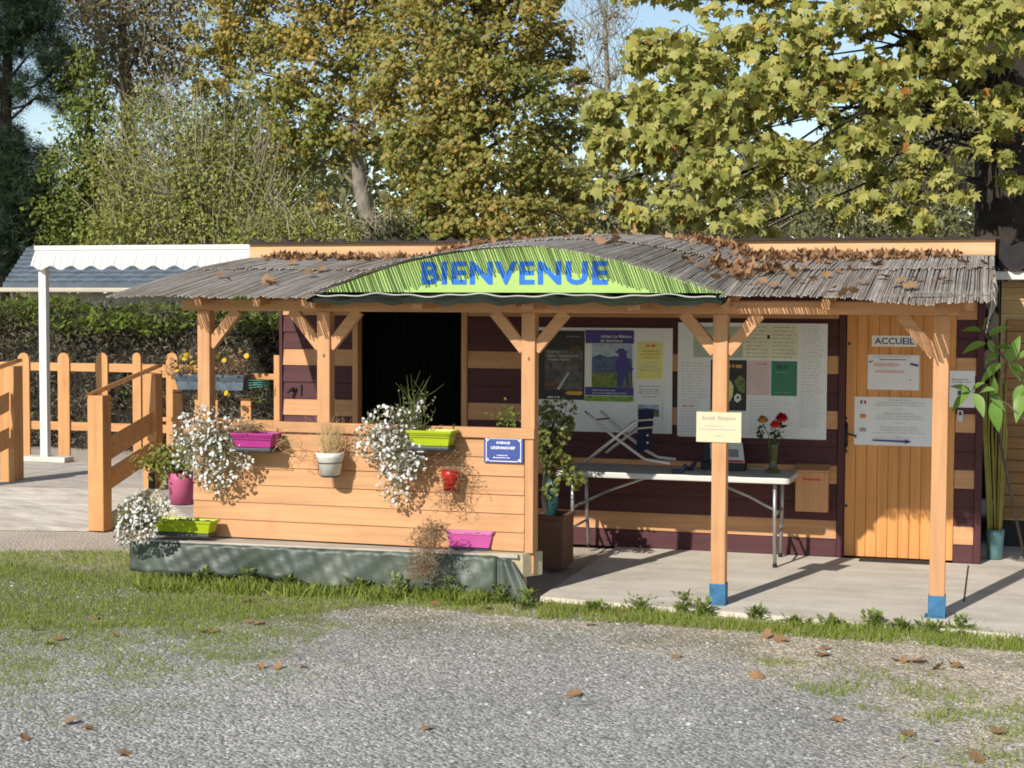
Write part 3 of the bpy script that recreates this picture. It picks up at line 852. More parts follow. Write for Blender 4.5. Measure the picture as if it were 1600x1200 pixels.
# ------------------------------------------------------------------ welcome sign under the vault
SY = -.16
sg = thing('welcome_sign', 'light green arched sign lettered BIENVENUE in blue under the reed vault', 'sign', ((VX0 + VX1) / 2, SY, BZ1 + .06))
za = PY(800, 457, SY)[2]
top = [(x, max(roof_z(x, SY) - .012, za + .004)) for x in np.linspace(VX0 + .0, VX1 - .0, 60)]
m = MB(); m.prism([(top[0][0], za)] + [(top[-1][0], za)] + top[::-1], SY, SY + .02)
m.build('panel', M['sign_green'], sg)
a = PY(659, 446, SY); b = PY(950, 407, SY)
m = MB(); put_text(m, 'BIENVENUE', a[0], b[0], a[2] + .006, b[2] - .004, SY - .004, offset=.032)
m.build('lettering', M['sign_blue'], sg)

# ================================================================== DECK with its boarded front
deck = thing('deck', 'low timber deck with an orange boarded front hung with flower boxes', 'deck', (-4.5, .6, 0))
DZ = .31
m = MB()
ys = np.arange(-.02, 2.44, .13)
for y in ys: m.box(-6.02, -3.02 if y < .1 else -3.95, y, y + .124, DZ - .03, DZ - .002)
m.build('floor', M['grey_x'], deck, bevel=.003)
m = MB()
L0, L1 = (-6.02, -.30), (-2.99, -.115)
def ledge_y(x): return L0[1] + (L1[1] - L0[1]) * (x - L0[0]) / (L1[0] - L0[0])
m.hexa([(-6.02, ledge_y(-6.02), DZ - .028), (-3.02, ledge_y(-3.02), DZ - .028), (-3.02, -.024, DZ - .028), (-6.02, -.024, DZ - .028),
        (-6.02, ledge_y(-6.02), DZ), (-3.02, ledge_y(-3.02), DZ), (-3.02, -.024, DZ), (-6.02, -.024, DZ)])
m.build('ledge', M['grey_x'], deck, bevel=.004)
a, b, c, d = PZ(770, 866, DZ), PZ(817, 866, DZ), PZ(848, 861.5, DZ), PZ(790, 852, DZ)
m = MB()
tz0 = DZ - .175
m.hexa([(a[0] - .1, a[1] - .005, tz0), (b[0], b[1], tz0), (c[0], c[1], tz0), (a[0] - .06, a[1] + .15, tz0),
        (a[0] - .1, a[1] - .005, DZ + .004), (b[0], b[1], DZ + .004), (c[0], c[1], DZ + .004), (a[0] - .06, a[1] + .15, DZ + .004)])
m.build('joist_end', M['bare_x'], deck, bevel=.005)
m = MB(); m.box(-6.0, -3.3, -.02, .02, .02, DZ - .032); m.box(-3.99, -3.95, .15, 2.4, .05, DZ - .032)
for x in (-5.95, -5.0, -4.05, -3.12): m.box(x, x + .1, .03, .13, GZ, DZ - .034)
m.build('under_frame', M['bare_x'], deck)
PX0, PX1 = PY(302, 800, -.03)[0], -2.925
m = MB(); bz = DZ + .012; ph = .1395
for k in range(6):
    z0 = bz + k * ph
    m.hexa([(PX0, -.034, z0), (PX1 - .072, -.034, z0), (PX1 - .072, 0, z0), (PX0, 0, z0),
            (PX0, -.024, z0 + ph - .005), (PX1 - .072, -.024, z0 + ph - .005), (PX1 - .072, 0, z0 + ph - .005), (PX0, 0, z0 + ph - .005)])
m.build('front_boards', M['orange_x'], deck, bevel=.0025)
m = MB(); m.box(PX1 - .066, PX1, -.04, .02, DZ + .004, bz + 6 * ph)
m.build('end_trim', M['orange_z'], deck, bevel=.004)
m = MB(); m.box(PX0 + .16, PX1 + .01, -.055, .0, bz + 6 * ph + .003, bz + 6 * ph + .082)
m.build('top_rail', M['orange_x'], deck, bevel=.005)
# green windbreak skirt stapled below the ledge
rows = []
for v in np.linspace(0, 1, 9):
    r = []
    for x in np.linspace(-6.12, -3.17, 90):
        y = ledge_y(x) - .012 - .03 * v - .02 * v * math.sin(x * 5.3) - .014 * math.sin(x * 13 + 2 * v) * v - .010 * math.sin(x * 29 + 5 * v) * math.sin(v * 7) - .006 * math.sin(x * 53 - 9 * v)
        z = DZ - .012 - v * (.235 + .06 * min(max((x + 4.75) / .1, 0), 1)) + .006 * math.sin(x * 17) * v
        r.append((x, y, z))
    rows.append(r)
m = MB(); m.sheet(rows)
p = rows[0][-1]
rows2 = []
for v in np.linspace(0, 1, 7):
    r = []
    for u in np.linspace(0, 1, 14):
        z = DZ - .012 - .31 * v - .02
        r.append((-3.165 + u * (.10 + .22 * v), ledge_y(-3.17) - .02 - .03 * v - .05 * u * v + .016 * math.sin(u * 9), z if u < .5 else z + (0)))
    rows2.append(r)
m.sheet(rows2)
m.build('windbreak_skirt', M['net'], deck, smooth=True, solid=.004)

# ================================================================== street name plate and card on the post
sp = Paper('street_name_plate', 'blue enamel street name plate AVENUE LEGRANCHEF on the orange boards', 'sign', (757, 682, 818, 724), -.036, M['plate_blue'], .012)
m = MB(); y = sp.lay()
def edge_loop(P, ins, w):
    c = .10
    q = [(ins, ins + c), (ins + .04, ins + c), (ins + .06, ins + .02 + c * .2), (ins + .09, ins), (1 - ins - .09, ins), (1 - ins - .06, ins + .04), (1 - ins - .04, ins + c), (1 - ins, ins + c),
         (1 - ins, 1 - ins - c), (1 - ins - .04, 1 - ins - c), (1 - ins - .06, 1 - ins - .04), (1 - ins - .09, 1 - ins), (ins + .09, 1 - ins), (ins + .06, 1 - ins - .04), (ins + .04, 1 - ins - c), (ins, 1 - ins - c)]
    return q
q = edge_loop(sp, .06, .01)
for i in range(len(q)):
    (u0, v0), (u1, v1) = q[i], q[(i + 1) % len(q)]
    m.bar((sp.X(u0), y, sp.Z(v0)), (sp.X(u1), y, sp.Z(v1)), .001, .0055, (0, 0, 1) if abs(u0 - u1) > abs(v0 - v1) else (1, 0, 0))
for u, v in ((.07, .09), (.93, .09), (.07, .91), (.93, .91)):
    m.tube([(sp.X(u), y + .002, sp.Z(v)), (sp.X(u), y - .003, sp.Z(v))], .008, 10)
m.build('border', M['enamel_white'], sp.o)
sp.text([('AVENUE', .31, .17, .67, .27), ('LEGRANCHEF', .18, .36, .80, .47)], M['enamel_white'], offset=.03)
sp.lines(.33, .62, [.71], M['enamel_white'], .035, word=.05, seed=3); sp.lines(.24, .76, [.80], M['enamel_white'], .035, word=.05, seed=4)

cs = Paper('reception_card', 'cream card headed Accueil Réception fixed across the second post from the right', 'sign', (1088.5, 643, 1158, 692), -.004, M['cream'], .004)
cs.text([('Accueil  Réception', .12, .13, .88, .30)], M['ink_grey'], offset=.006)
cs.lines(.20, .78, [.46], M['ink_soft'], .035, seed=1, word=.05); cs.lines(.08, .94, [.57], M['ink_soft'], .035, seed=2, word=.05); cs.lines(.42, .58, [.77], M['ink_soft'], .03, seed=3, word=.04)

# ================================================================== notice boards and papers
BY = WY - .026
def board(label, rect):
    a = PY(rect[0], rect[1], BY); b = PY(rect[2], rect[3], BY)
    t = thing('notice_board', label, 'notice board', ((a[0] + b[0]) / 2, BY, b[2]), 'white notice boards on the cabin wall')
    m = MB(); m.box(a[0], b[0], BY - .012, BY, b[2], a[2]); m.build('panel', M['paper'], t, bevel=.003)
    return t
b1 = board('white notice board with the hiker and cave posters behind the folding stool', (836, 511, 1050, 678))
m = MB(); a = PY(1036, 520, BY - .012); c = PY(1049, 672, BY - .012); m.box(a[0], a[0] + .006, BY - .016, BY - .0121, c[2], a[2]); m.build('edge_strip', M['silver'], b1)
b2 = board('white notice board covered with printed sheets behind the vase of roses', (1060, 504, 1291, 687))
m = MB(); a = PY(1060, 504, BY); c = PY(1291, 687, BY)
for z in (a[2] - .003, c[2] + .003): m.box(a[0], c[0], BY - .0165, BY - .0121, z - .004, z + .004)
m.build('edge_strip', M['silver'], b2)
PYL = BY - .0125
cave = Paper('cave_poster', 'dark poster with smoke and an orange glow on the left notice board', 'poster', (842, 516, 913, 625), PYL, M['p_black'])
cave.rects('picture', [(.14, .28, .97, .86)], M['p_smoke'])
cave.poly('glow', [(.14, .86), (.14, .62), (.3, .70), (.5, .80), (.55, .86)], M['p_brown'])
cave.poly('torch_beam', [(.40, .85), (.64, .60), (.68, .61), (.46, .86)], M['ink_soft'])
cave.poly('badge', [(.68, .26), (.72, .22), (.88, .22), (.92, .26), (.88, .31), (.72, .31)], M['p_brown'])
cave.poly('ribbon', [(.58, .90), (.66, .875), (.95, .875), (.97, .90), (.92, .93), (.64, .93)], M['p_orange'])
cave.text([('Entrez', .20, .285, .45, .325), ("dans l'aventure", .20, .34, .86, .385), ('souterraine', .20, .40, .66, .435)], M['ink_soft'], offset=.012)
cave.text([('la Verna', .2, .955, .52, .985)], M['p_white'], offset=.02) if False else None
cave.lines(.2, .55, [.965], M['p_white'], .022, seed=5, word=.1)
cave.lines(.62, .95, [.085], M['ink_grey'], .018, seed=6, word=.09)
hk = Paper('hiker_poster', 'violet poster with a hiker silhouette before green hills on the left notice board', 'poster', (915, 515.5, 990, 628), PYL, M['p_white'])
hk.rects('band', [(.0, 0, 1, .185)], M['p_violet']); hk.rects('band', [(0, .80, 1, .915)], M['p_violet'])
hk.rects('sky', [(.14, .19, .97, .42)], M['p_sky'])
hk.poly('hills', [(.14, .38), (.3, .34), (.45, .38), (.62, .36), (.97, .40), (.97, .64), (.14, .64)], M['p_hill'])
hk.rects('meadow', [(.14, .60, .97, .80)], M['p_meadow'])
hk.poly('hiker', [(.60, .30), (.66, .29), (.69, .255), (.80, .255), (.83, .29), (.90, .30), (.84, .325), (.86, .37), (.92, .42), (.93, .50), (1.0, .53), (.96, .57), (.89, .57), (.90, .66), (.91, .79), (.86, .79), (.82, .62), (.77, .79), (.66, .79), (.66, .60), (.62, .56), (.62, .46), (.68, .38), (.70, .335)], M['p_violet'])
hk.poly('walking_stick', [(.93, .50), (.945, .50), (.985, .79), (.965, .79)], M['p_violet'])
hk.rects('grass_strip', [(0, .925, 1, 1.0)], M['p_grass'])
hk.text([('visitez La Maison', .32, .065, .95, .105), ('du Saintours', .32, .125, .77, .165)], M['p_white'], offset=.012)
hk.lines(.16, .66, [.845], M['ink_soft'], .02, seed=7); hk.lines(.16, .98, [.885], M['ink_soft'], .02, seed=8)
ye = Paper('yellow_notice', 'yellow printed notice on the left notice board', 'notice', (996, 534, 1037, 593), PYL, M['p_yellow'])
ye.lines(.15, .85, [.1], M['ink_red'], .05, True, seed=1, word=.12); ye.lines(.08, .92, [.25, .33, .42], M['p_orange'], .035, True, seed=2, word=.12); ye.lines(.1, .9, [.56, .66, .76], M['ink_soft'], .025, True, seed=3, word=.12)
l1 = Paper('leaflet', 'white leaflet with a lake picture under the yellow notice', 'notice', (994, 600, 1033, 652), PYL, M['paper'])
l1.rects('picture', [(.08, .62, .92, .99)], M['p_sky']); l1.poly('shore', [(.08, .76), (.4, .72), (.92, .77), (.92, .86), (.08, .86)], M['p_hill']); l1.poly('field', [(.08, .84), (.5, .82), (.92, .84), (.92, .99), (.08, .99)], M['p_meadow'])
l1.lines(.1, .95, [.06, .16, .22, .28, .38], M['ink_grey'], .025, True, seed=9, word=.14)
l2 = Paper('notice', 'white sheet with a line of handwriting under the cave poster', 'notice', (838, 626, 894, 668), PYL, M['paper'])
l2.lines(.2, .85, [.17], M['ink_grey'], .10, True, seed=1, word=.12); l2.lines(.25, .75, [.48], M['ink_grey'], .09, True, seed=2, word=.1); l2.lines(.25, .75, [.78], M['ink_soft'], .06, True, seed=4, word=.1)

def sheet(name, label, rect, mat, rows, ink='ink_soft', hh=.010, word=.07, u=(.06, .94), seed=0, y=None):
    p = Paper(name, label, 'notice', rect, PYL if y is None else y, M[mat])
    p.lines(u[0], u[1], rows, M[ink], hh, seed=seed, word=word)
    return p
n1 = sheet('map_sheet', 'pale green map sheet at the upper left of the right notice board', (1084, 510, 1160, 559), 'p_palegreen', list(np.linspace(.1, .9, 6)), hh=.02, seed=2)
n1.text([('Bienvenue à votre séjour', .05, .05, .75, .12)], M['ink_grey'], offset=.01) if False else n1.lines(.05, .8, [.06], M['ink_grey'], .05, seed=12, word=.1)
n2 = sheet('printed_sheet', 'pale yellow printed sheet in two columns at the top of the right notice board', (1161, 507, 1247, 561), 'p_paleyel', [], seed=3)
n2.lines(.06, .46, list(np.linspace(.08, .95, 9)), M['ink_grey'], .022, seed=4, word=.09); n2.lines(.54, .97, list(np.linspace(.08, .95, 9)), M['ink_grey'], .022, seed=5, word=.09)
n2.rects('photo', [(.44, .30, .49, .42)], M['ink'])
n3 = sheet('printed_sheet', 'long white printed sheet down the right edge of the right notice board', (1250, 507, 1288, 672), 'paper', list(np.linspace(.02, .97, 44)), hh=.007, word=.16, seed=6)
n4 = sheet('printed_sheet', 'white printed sheet with a red heading at the left of the right notice board', (1062, 562, 1109, 683), 'paper', list(np.linspace(.04, .97, 26)), hh=.009, word=.12, seed=7)
n4.lines(.1, .55, [.60], M['ink_red'], .016, seed=9, word=.2)
n5 = sheet('printed_sheet', 'pale pink printed sheet in the middle of the right notice board', (1166, 563, 1203, 618), 'p_pink', list(np.linspace(.06, .95, 14)), hh=.018, word=.14, seed=8)
n5.lines(.5, .9, [.1], M['ink_red'], .03, seed=3, word=.15)
n6 = Paper('green_notice', 'dark green card on the right notice board', 'notice', (1205.5, 564, 1245, 619), PYL, M['p_green'])
n6.lines(.2, .75, [.14, .20], M['ink'], .035, seed=3, word=.2); n6.lines(.15, .8, [.32, .9], M['p_palegreen'], .012, seed=8, word=.2)
n7 = Paper('farm_poster', 'dark poster with yellow and green shapes half hidden by the post', 'poster', (1111, 562, 1166, 642), PYL, M['p_black'])
n7.lines(.50, .92, [.12], M['p_orange'], .07, seed=3, word=.14); n7.poly('yellow_shape', [(.46, .44), (.55, .40), (.64, .52), (.62, .70), (.55, .82), (.46, .80)], M['p_yellow'])
n7.poly('green_shape', [(.66, .40), (.82, .30), (.96, .38), (.96, .66), (.80, .62), (.70, .50)], M['p_meadow'])
n7.poly('white_patch', [(.66, .72), (.74, .66), (.84, .68), (.86, .78), (.76, .84), (.67, .80)], M['p_white'])
n7.poly('dark_patch', [(.73, .72), (.79, .71), (.80, .76), (.74, .77)], M['ink'])
n8 = sheet('printed_sheet', 'white printed sheet below the pink and green notices behind the roses', (1166, 622, 1247, 684), 'paper', list(np.linspace(.06, .95, 14)), hh=.014, word=.07, seed=15)

# signs on the door
DYL = WY - .0125
ac = Paper('door_sign', 'white ACCUEIL sign on the orange door', 'sign', (1362.5, 524, 1432.5, 542), DYL, M['paper_warm'], .005)
ac.text([('ACCUEIL', .06, .20, .945, .80)], M['ink_blue'], offset=.022)
hd = Paper('handwritten_notice', 'white sheet with red handwriting taped to the door under ACCUEIL', 'notice', (1356, 554, 1436, 610), DYL, M['paper'])
hd.lines(.1, .9, [.05], M['ink_soft'], .03, seed=3); hd.rects('rule', [(.23, .125, .75, .145)], M['ink'])
hd.lines(.12, .80, [.29], M['pale_red'], .10, seed=1, word=.05); hd.lines(.15, .76, [.48], M['pale_red'], .08, seed=2, word=.05)
hd.poly('tape', [(.82, .22), (.98, .27), (.97, .33), (.83, .28)], M['ink_blue']); hd.poly('tape', [(.02, .20), (.1, .17), (.1, .20), (.03, .24)], M['p_hill'])
hd.rects('mark', [(.82, .69, .84, .72)], M['ink'])
ar = Paper('arrow_sign', 'white sign with three flags and a blue arrow on the door', 'sign', (1335.5, 619.5, 1456, 698), DYL, M['paper'], .004)
def flag(u, v, kind):
    w, h = .075, .075
    if kind == 'fr':
        ar.rects('flag', [(u, v, u + w / 3, v + h)], M['p_flagblue']); ar.rects('flag', [(u + w / 3, v, u + 2 * w / 3, v + h)], M['p_white']); ar.rects('flag', [(u + 2 * w / 3, v, u + w, v + h)], M['p_flagred'])
    elif kind == 'es':
        ar.rects('flag', [(u, v, u + w, v + h)], M['ink_red']); ar.rects('flag', [(u, v + h * .27, u + w, v + h * .73)], M['p_orange'])
    else:
        ar.rects('flag', [(u, v, u + w, v + h)], M['p_flagblue']); 
        ar.poly('flag', [(u, v), (u + .012, v), (u + w, v + h), (u + w - .012, v + h)], M['p_white']); ar.poly('flag', [(u + w - .012, v), (u + w, v), (u + .012, v + h), (u, v + h)], M['p_white'])
        ar.rects('flag', [(u + w * .38, v, u + w * .62, v + h), (u, v + h * .36, u + w, v + h * .64)], M['p_white'])
        ar.rects('flag', [(u + w * .44, v, u + w * .56, v + h), (u, v + h * .44, u + w, v + h * .56)], M['p_flagred'])
flag(.075, .075, 'fr'); flag(.075, .365, 'es'); flag(.075, .65, 'gb')
for v0, sd in ((.055, 1), (.335, 4), (.62, 7)):
    ar.lines(.30, .86, [v0], M['ink_soft'], .016, True, seed=sd); ar.lines(.25, .93, [v0 + .055, v0 + .11], M['ink_soft'], .016, True, seed=sd + 1); ar.lines(.52, .62, [v0 + .19], M['ink_soft'], .016, True, seed=sd + 2)
ar.poly('arrow', [(.24, .876), (.66, .885), (.66, .855), (.74, .907), (.66, .955), (.66, .925), (.24, .906)], M['ink_blue'])
rw = Paper('notice', 'white sheet on the striped wall just right of the corner post', 'notice', (1484, 579, 1522.5, 637), WY - .024, M['paper'])
rw.lines(.08, .9, [.24, .31], M['ink_grey'], .035, seed=3, word=.12); rw.rects('picture', [(.33, .54, .48, .66)], M['p_brown'])
pl = Paper('small_plate', 'small white plate below the sheet on the striped wall', 'plate', (1496, 641, 1504.5, 659), WY - .024, M['white_plastic'], .006)
pl.poly('mark', [(.2, .5), (.3, .1), (.7, .1), (.8, .5), (.6, .4), (.4, .4)], M['ink'])
# cable bracket on the left wall
m = MB(); c = PY(459, 608, WY - .02); m.tube([c, c + np.array([0, -.05, 0]), c + np.array([-.03, -.08, -.03])], [.02, .016, .012], 8)
m.box(c[0] - .03, c[0] + .03, c[1] - .02, c[1], c[2] - .012, c[2] + .012); d = PY(470, 600, WY - .025); m.box(d[0], d[0] + .008, d[1] - .01, d[1], d[2] - .11, d[2])
tag(m.build('wall_tap', M['black_iron']), 'small black tap on the plum boards at the cabin left end', 'tap')
# letter box
a = PY(1243, 737, 2.36); b = PY(1293, 801, 2.36)
lb = thing('letter_box', 'orange wooden letter box hung on the wall beside the folding table', 'letter box', ((a[0] + b[0]) / 2, 2.42, b[2]))
m = MB(); m.box(a[0], b[0], 2.36, WY - .024, b[2], a[2]); m.build('body', M['orange_z'], lb, bevel=.005)
m = MB(); m.hexa([(a[0] - .012, 2.335, a[2] + .002), (b[0] + .012, 2.335, a[2] + .002), (b[0] + .012, WY - .024, a[2] + .02), (a[0] - .012, WY - .024, a[2] + .02),
                  (a[0] - .012, 2.335, a[2] + .018), (b[0] + .012, 2.335, a[2] + .018), (b[0] + .012, WY - .024, a[2] + .06), (a[0] - .012, WY - .024, a[2] + .06)])
m.build('lid', M['orange_x'], lb, bevel=.003)
m = MB(); m.box(a[0] + .06, b[0] - .06, 2.357, 2.3595, a[2] - .07, a[2] - .055); m.build('lettering', M['ink_red'], lb)
m = MB(); a = PZ(1343, 875, .0); b = PZ(1458, 887, 0); m.box(a[0], a[0] + .62, 2.30, 2.44, .002, .014)
tag(m.build('door_mat', M['mat_black'], bevel=.003), 'black rubber mat on the concrete at the door', 'door mat')

# ================================================================== FOLDING TABLE and what stands on it
TZ = .745
fl, frt = PZ(888, 727, TZ), PZ(1237, 745, TZ)
TX0, TX1, TY0, TY1 = fl[0] - .0, frt[0], 1.70, 2.42
tb = thing('folding_table', 'white plastic folding table with grey tube legs against the cabin wall', 'table', ((TX0 + TX1) / 2, (TY0 + TY1) / 2, 0))
m = MB(); r = .045; pts = []
for cx, cy, a0 in ((TX1 - r, TY0 + r, -90), (TX1 - r, TY1 - r, 0), (TX0 + r, TY1 - r, 90), (TX0 + r, TY0 + r, 180)):
    for k in range(6):
        t = math.radians(a0 + 90 * k / 5); pts.append((cx + r * math.cos(t), cy + r * math.sin(t)))
n = len(pts)
m.add([(x, y, TZ - .048) for x, y in pts] + [(x, y, TZ) for x, y in pts], [tuple(reversed(range(n))), tuple(range(n, 2 * n))] + [(i, (i + 1) % n, (i + 1) % n + n, i + n) for i in range(n)])
m.build('tabletop', M['white_plastic'], tb, bevel=.008)
for side, px in ((-1, TX0 + .13), (1, TX1 - .13)):
    for y, dx in ((TY0 + .10, .02), (TY1 - .12, -.02)):
        m = MB(); m.tube([(px, y, TZ - .049), (px + side * .0, y, .42), (px + side * dx * .6, y - (.03 if y < 2 else -.03), .0)], .016, 10)
        lg = m.build('leg', M['grey_metal'], tb, smooth=True)
        m = MB(); m.lathe([(.0, 0), (.019, 0), (.019, .03), (.0, .032)], (px + side * dx * .6, y - (.03 if y < 2 else -.03), 0), 10); m.build('foot', M['black_plastic'], lg)
    m = MB(); ym = (TY0 + TY1) / 2
    m.tube([(px - side * .62, ym, TZ - .06), (px - side * .25, ym, TZ - .20), (px, ym, .42)], .012, 8)
    m.tube([(px, TY0 + .10, .42), (px, TY1 - .12, .42)], .011, 8); m.tube([(px, TY0 + .10, .25), (px, TY1 - .12, .25)], .011, 8)
    m.build('folding_brace', M['grey_metal'], tb, smooth=True)

# folding stool lying on the table: two crossed tube frames, navy sling, rubber feet
st = thing('folding_stool', 'folded aluminium camp chair with navy sling lying on the white table', 'folding chair', (-2.3, 2.0, TZ))
YA, YB2 = 1.83, 2.12
def tubes(paths, rad, mat, name):
    for pth in paths:
        m = MB(); m.tube([PY(px, py, Y) for px, py, Y in pth], rad, 8); m.build(name, mat, st, smooth=True)
tubes([[(914, 722, YA), (955, 689, YA), (994, 657, YA)], [(947, 707.5, YB2), (972, 688, YB2), (997, 669, YB2)]], .014, M['silver'], 'tube_frame')
tubes([[(917, 646, YA), (930, 657, YA), (960, 683, YA), (994, 708, YA), (1008, 718, YA), (1047, 724, YA - .05)],
       [(938, 643, YB2), (954, 657, YB2), (976, 678, YB2), (1011, 705, YB2), (1028, 714.5, YB2), (1056, 718, YB2)]], .014, M['silver'], 'tube_frame')
tubes([[(928, 655.5, YA), (952, 654, YB2)], [(914, 642, YA), (921, 651, YA)]], .007, M['black_plastic'], 'crossbar')
m = MB()
ct = [PY(px, py, 1.95) for px, py in ((998, 640), (1021, 641), (1019, 668), (1015, 702), (994, 706), (996, 668))]
cb = [p + np.array([0, .03, 0]) for p in ct]
m.add(ct + cb, [(5, 4, 3, 2, 1, 0), (6, 7, 8, 9, 10, 11)] + [(i, (i + 1) % 6, (i + 1) % 6 + 6, i + 6) for i in range(6)])
m.build('sling', M['navy'], st)
m = MB()
for (x0, y0, x1, y1) in ((997, 657, 1021, 655.5), (996, 669.5, 1020, 667.5)):
    m.tube([PY(x0, y0, 1.935), PY(x1, y1, 1.935)], .0085, 8)
for (x0, y0) in ((1012, 680), (1012, 691.5)):
    c = PY(x0, y0, 1.945); m.tube([c, c + np.array([0, -.01, 0])], .009, 8)
m.build('sling_bar', M['silver'], st)
for (x0, y0, Y) in ((1063, 722, YA - .02), (1078, 721, YB2 - .05)):
    c = PY(x0, y0, Y); m = MB()
    m.bar((c[0] - .07, c[1], TZ + .022), (c[0] + .03, c[1], TZ + .018), .05, .03); m.bar((c[0] + .01, c[1], TZ + .02), (c[0] + .05, c[1], TZ + .075), .05, .035)
    m.build('rubber_foot', M['navy_shiny'], st, bevel=.008)

# leaflet stand
ls = thing('leaflet_stand', 'black leaflet stand with a white and red brochure behind the card post', 'leaflet stand', (-1.45, 2.2, TZ))
a, b = PY(1096, 700, 2.2), PY(1165, 700, 2.2)
m = MB(); m.box(a[0], b[0], 2.16, 2.30, TZ + .001, TZ + .065); m.hexa([(a[0], 2.22, TZ + .066), (a[0] + .11, 2.22, TZ + .066), (a[0] + .11, 2.24, TZ + .066), (a[0], 2.24, TZ + .066), (a[0] + .02, 2.28, TZ + .30), (a[0] + .13, 2.28, TZ + .30), (a[0] + .13, 2.30, TZ + .30), (a[0] + .02, 2.30, TZ + .30)])
m.build('body', M['black_plastic'], ls, bevel=.003)
m = MB(); x0, x1 = PY(1107, 700, 2.18)[0], PY(1164, 700, 2.18)[0]
m.hexa([(x0 + .02, 2.175, TZ + .068), (x1, 2.175, TZ + .068), (x1, 2.182, TZ + .068), (x0 + .02, 2.182, TZ + .068), (x0, 2.265, TZ + .23), (x1 - .035, 2.265, TZ + .23), (x1 - .035, 2.272, TZ + .23), (x0, 2.272, TZ + .23)])
m.build('brochure', M['paper'], ls)
def on_broch(u0, u1, v0, v1, mat, name):
    m = MB(); f = lambda u, v: (x0 + .02 * (1 - v) + (x1 - x0 - .028) * u, 2.1745 + .09 * v - .002, TZ + .068 + .162 * v)
    m.add([f(u0, v0), f(u1, v0), f(u1, v1), f(u0, v1)], [(0, 1, 2, 3)]); m.build(name, mat, ls)
on_broch(0, 1, .02, .14, M['ink_red'], 'red_band'); on_broch(.55, .85, .28, .68, M['ink_grey'], 'picture')
m = MB(); a = PZ(1160, 731, TZ); m.box(a[0], a[0] + .2, a[1] - .05, a[1] + .08, TZ + .002, TZ + .008)
tag(m.build('paper_stack', M['p_paleyel']), 'few pale yellow papers lying on the table by the vase', 'papers')
m = MB(); a = PZ(1084, 730, TZ); m.lathe([(0, 0), (.02, .0), (.024, .008), (.016, .018), (0, .02)], (a[0], a[1], TZ + .001), 10)
tag(m.build('bottle_cap', M['paper_warm'], smooth=True), 'little cream cap lying on the table before the leaflet stand', 'cap')
# vase of roses
vc = PY(1208, 727, 2.12); vx, vy = vc[0], 2.12
va = thing('vase', 'tall green glass vase standing on the right end of the table', 'vase', (vx, vy, TZ))
m = MB(); m.lathe([(0, .001), (.062, .001), (.064, .012), (.045, .03), (.034, .05), (.036, .12), (.043, .22), (.046, .262), (.042, .262), (.039, .22), (.032, .12), (.03, .06), (0, .058)], (vx, vy, TZ), 24)
m.build('glass', M['glass'], va, smooth=True)
m = MB()
for k in range(7): m.tube([(vx + rnd.uniform(-.02, .02), vy + rnd.uniform(-.02, .02), TZ + .065), (vx + rnd.uniform(-.03, .03), vy + rnd.uniform(-.02, .02), TZ + .25)], .004, 5)
m.build('stems', M['twig_green'], va)
ros = [((1192, 656), 'petal_mixed', .042, 'yellow and dark red rose, leftmost of three in the vase'), ((1221.5, 653), 'petal_red', .050, 'deep red rose, tallest of three in the vase'), ((1211.5, 663.5), 'petal_bright', .042, 'bright red rose, lowest of three in the vase')]
for (pp, mt, rr, lab) in ros:
    c = PY(pp[0], pp[1], 2.06)
    t = thing('rose', lab, 'rose', c - np.array([0, 0, rr]), 'roses in the glass vase')
    P, D, Nn, S = [], [], [], []
    for ring, (k, rad, zz) in enumerate(((3, .25, .4), (5, .5, .25), (7, .8, 0), (8, 1.0, -.25))):
        for j in range(k):
            a = 2 * math.pi * (j + .4 * ring) / k; P.append(c + np.array([rad * rr * .55 * math.cos(a), rad * rr * .55 * math.sin(a), zz * rr - rr * .4])); D.append((math.cos(a) * (.18 + .16 * ring), math.sin(a) * (.18 + .16 * ring), 1.0)); Nn.append((-math.cos(a), -math.sin(a), .3)); S.append(rr * 1.0)
    tv, tf = tpl_oval(); tv = tv * np.array([1, 2.9, 2.5])
    cloud('bloom', P, np.array(D), np.array(Nn, float), np.array(S), (tv, tf), M[mt], t)
    m = MB(); m.tube([c - np.array([0, 0, rr * .6]), ((c[0] + vx) / 2, (c[1] + vy) / 2, (c[2] + TZ + .2) / 2), (vx, vy, TZ + .2)], .004, 6); m.build('stem', M['twig_green'], t)
    P = np.array([c + np.array([0, 0, -rr - .0]) * (1 + .6 * k) + nrg.normal(size=3) * .018 for k in range(5)] * 2)
    cloud('leaf', P, unit(10), unit(10), .06, tpl_oval(), M['lf_rose'], t)

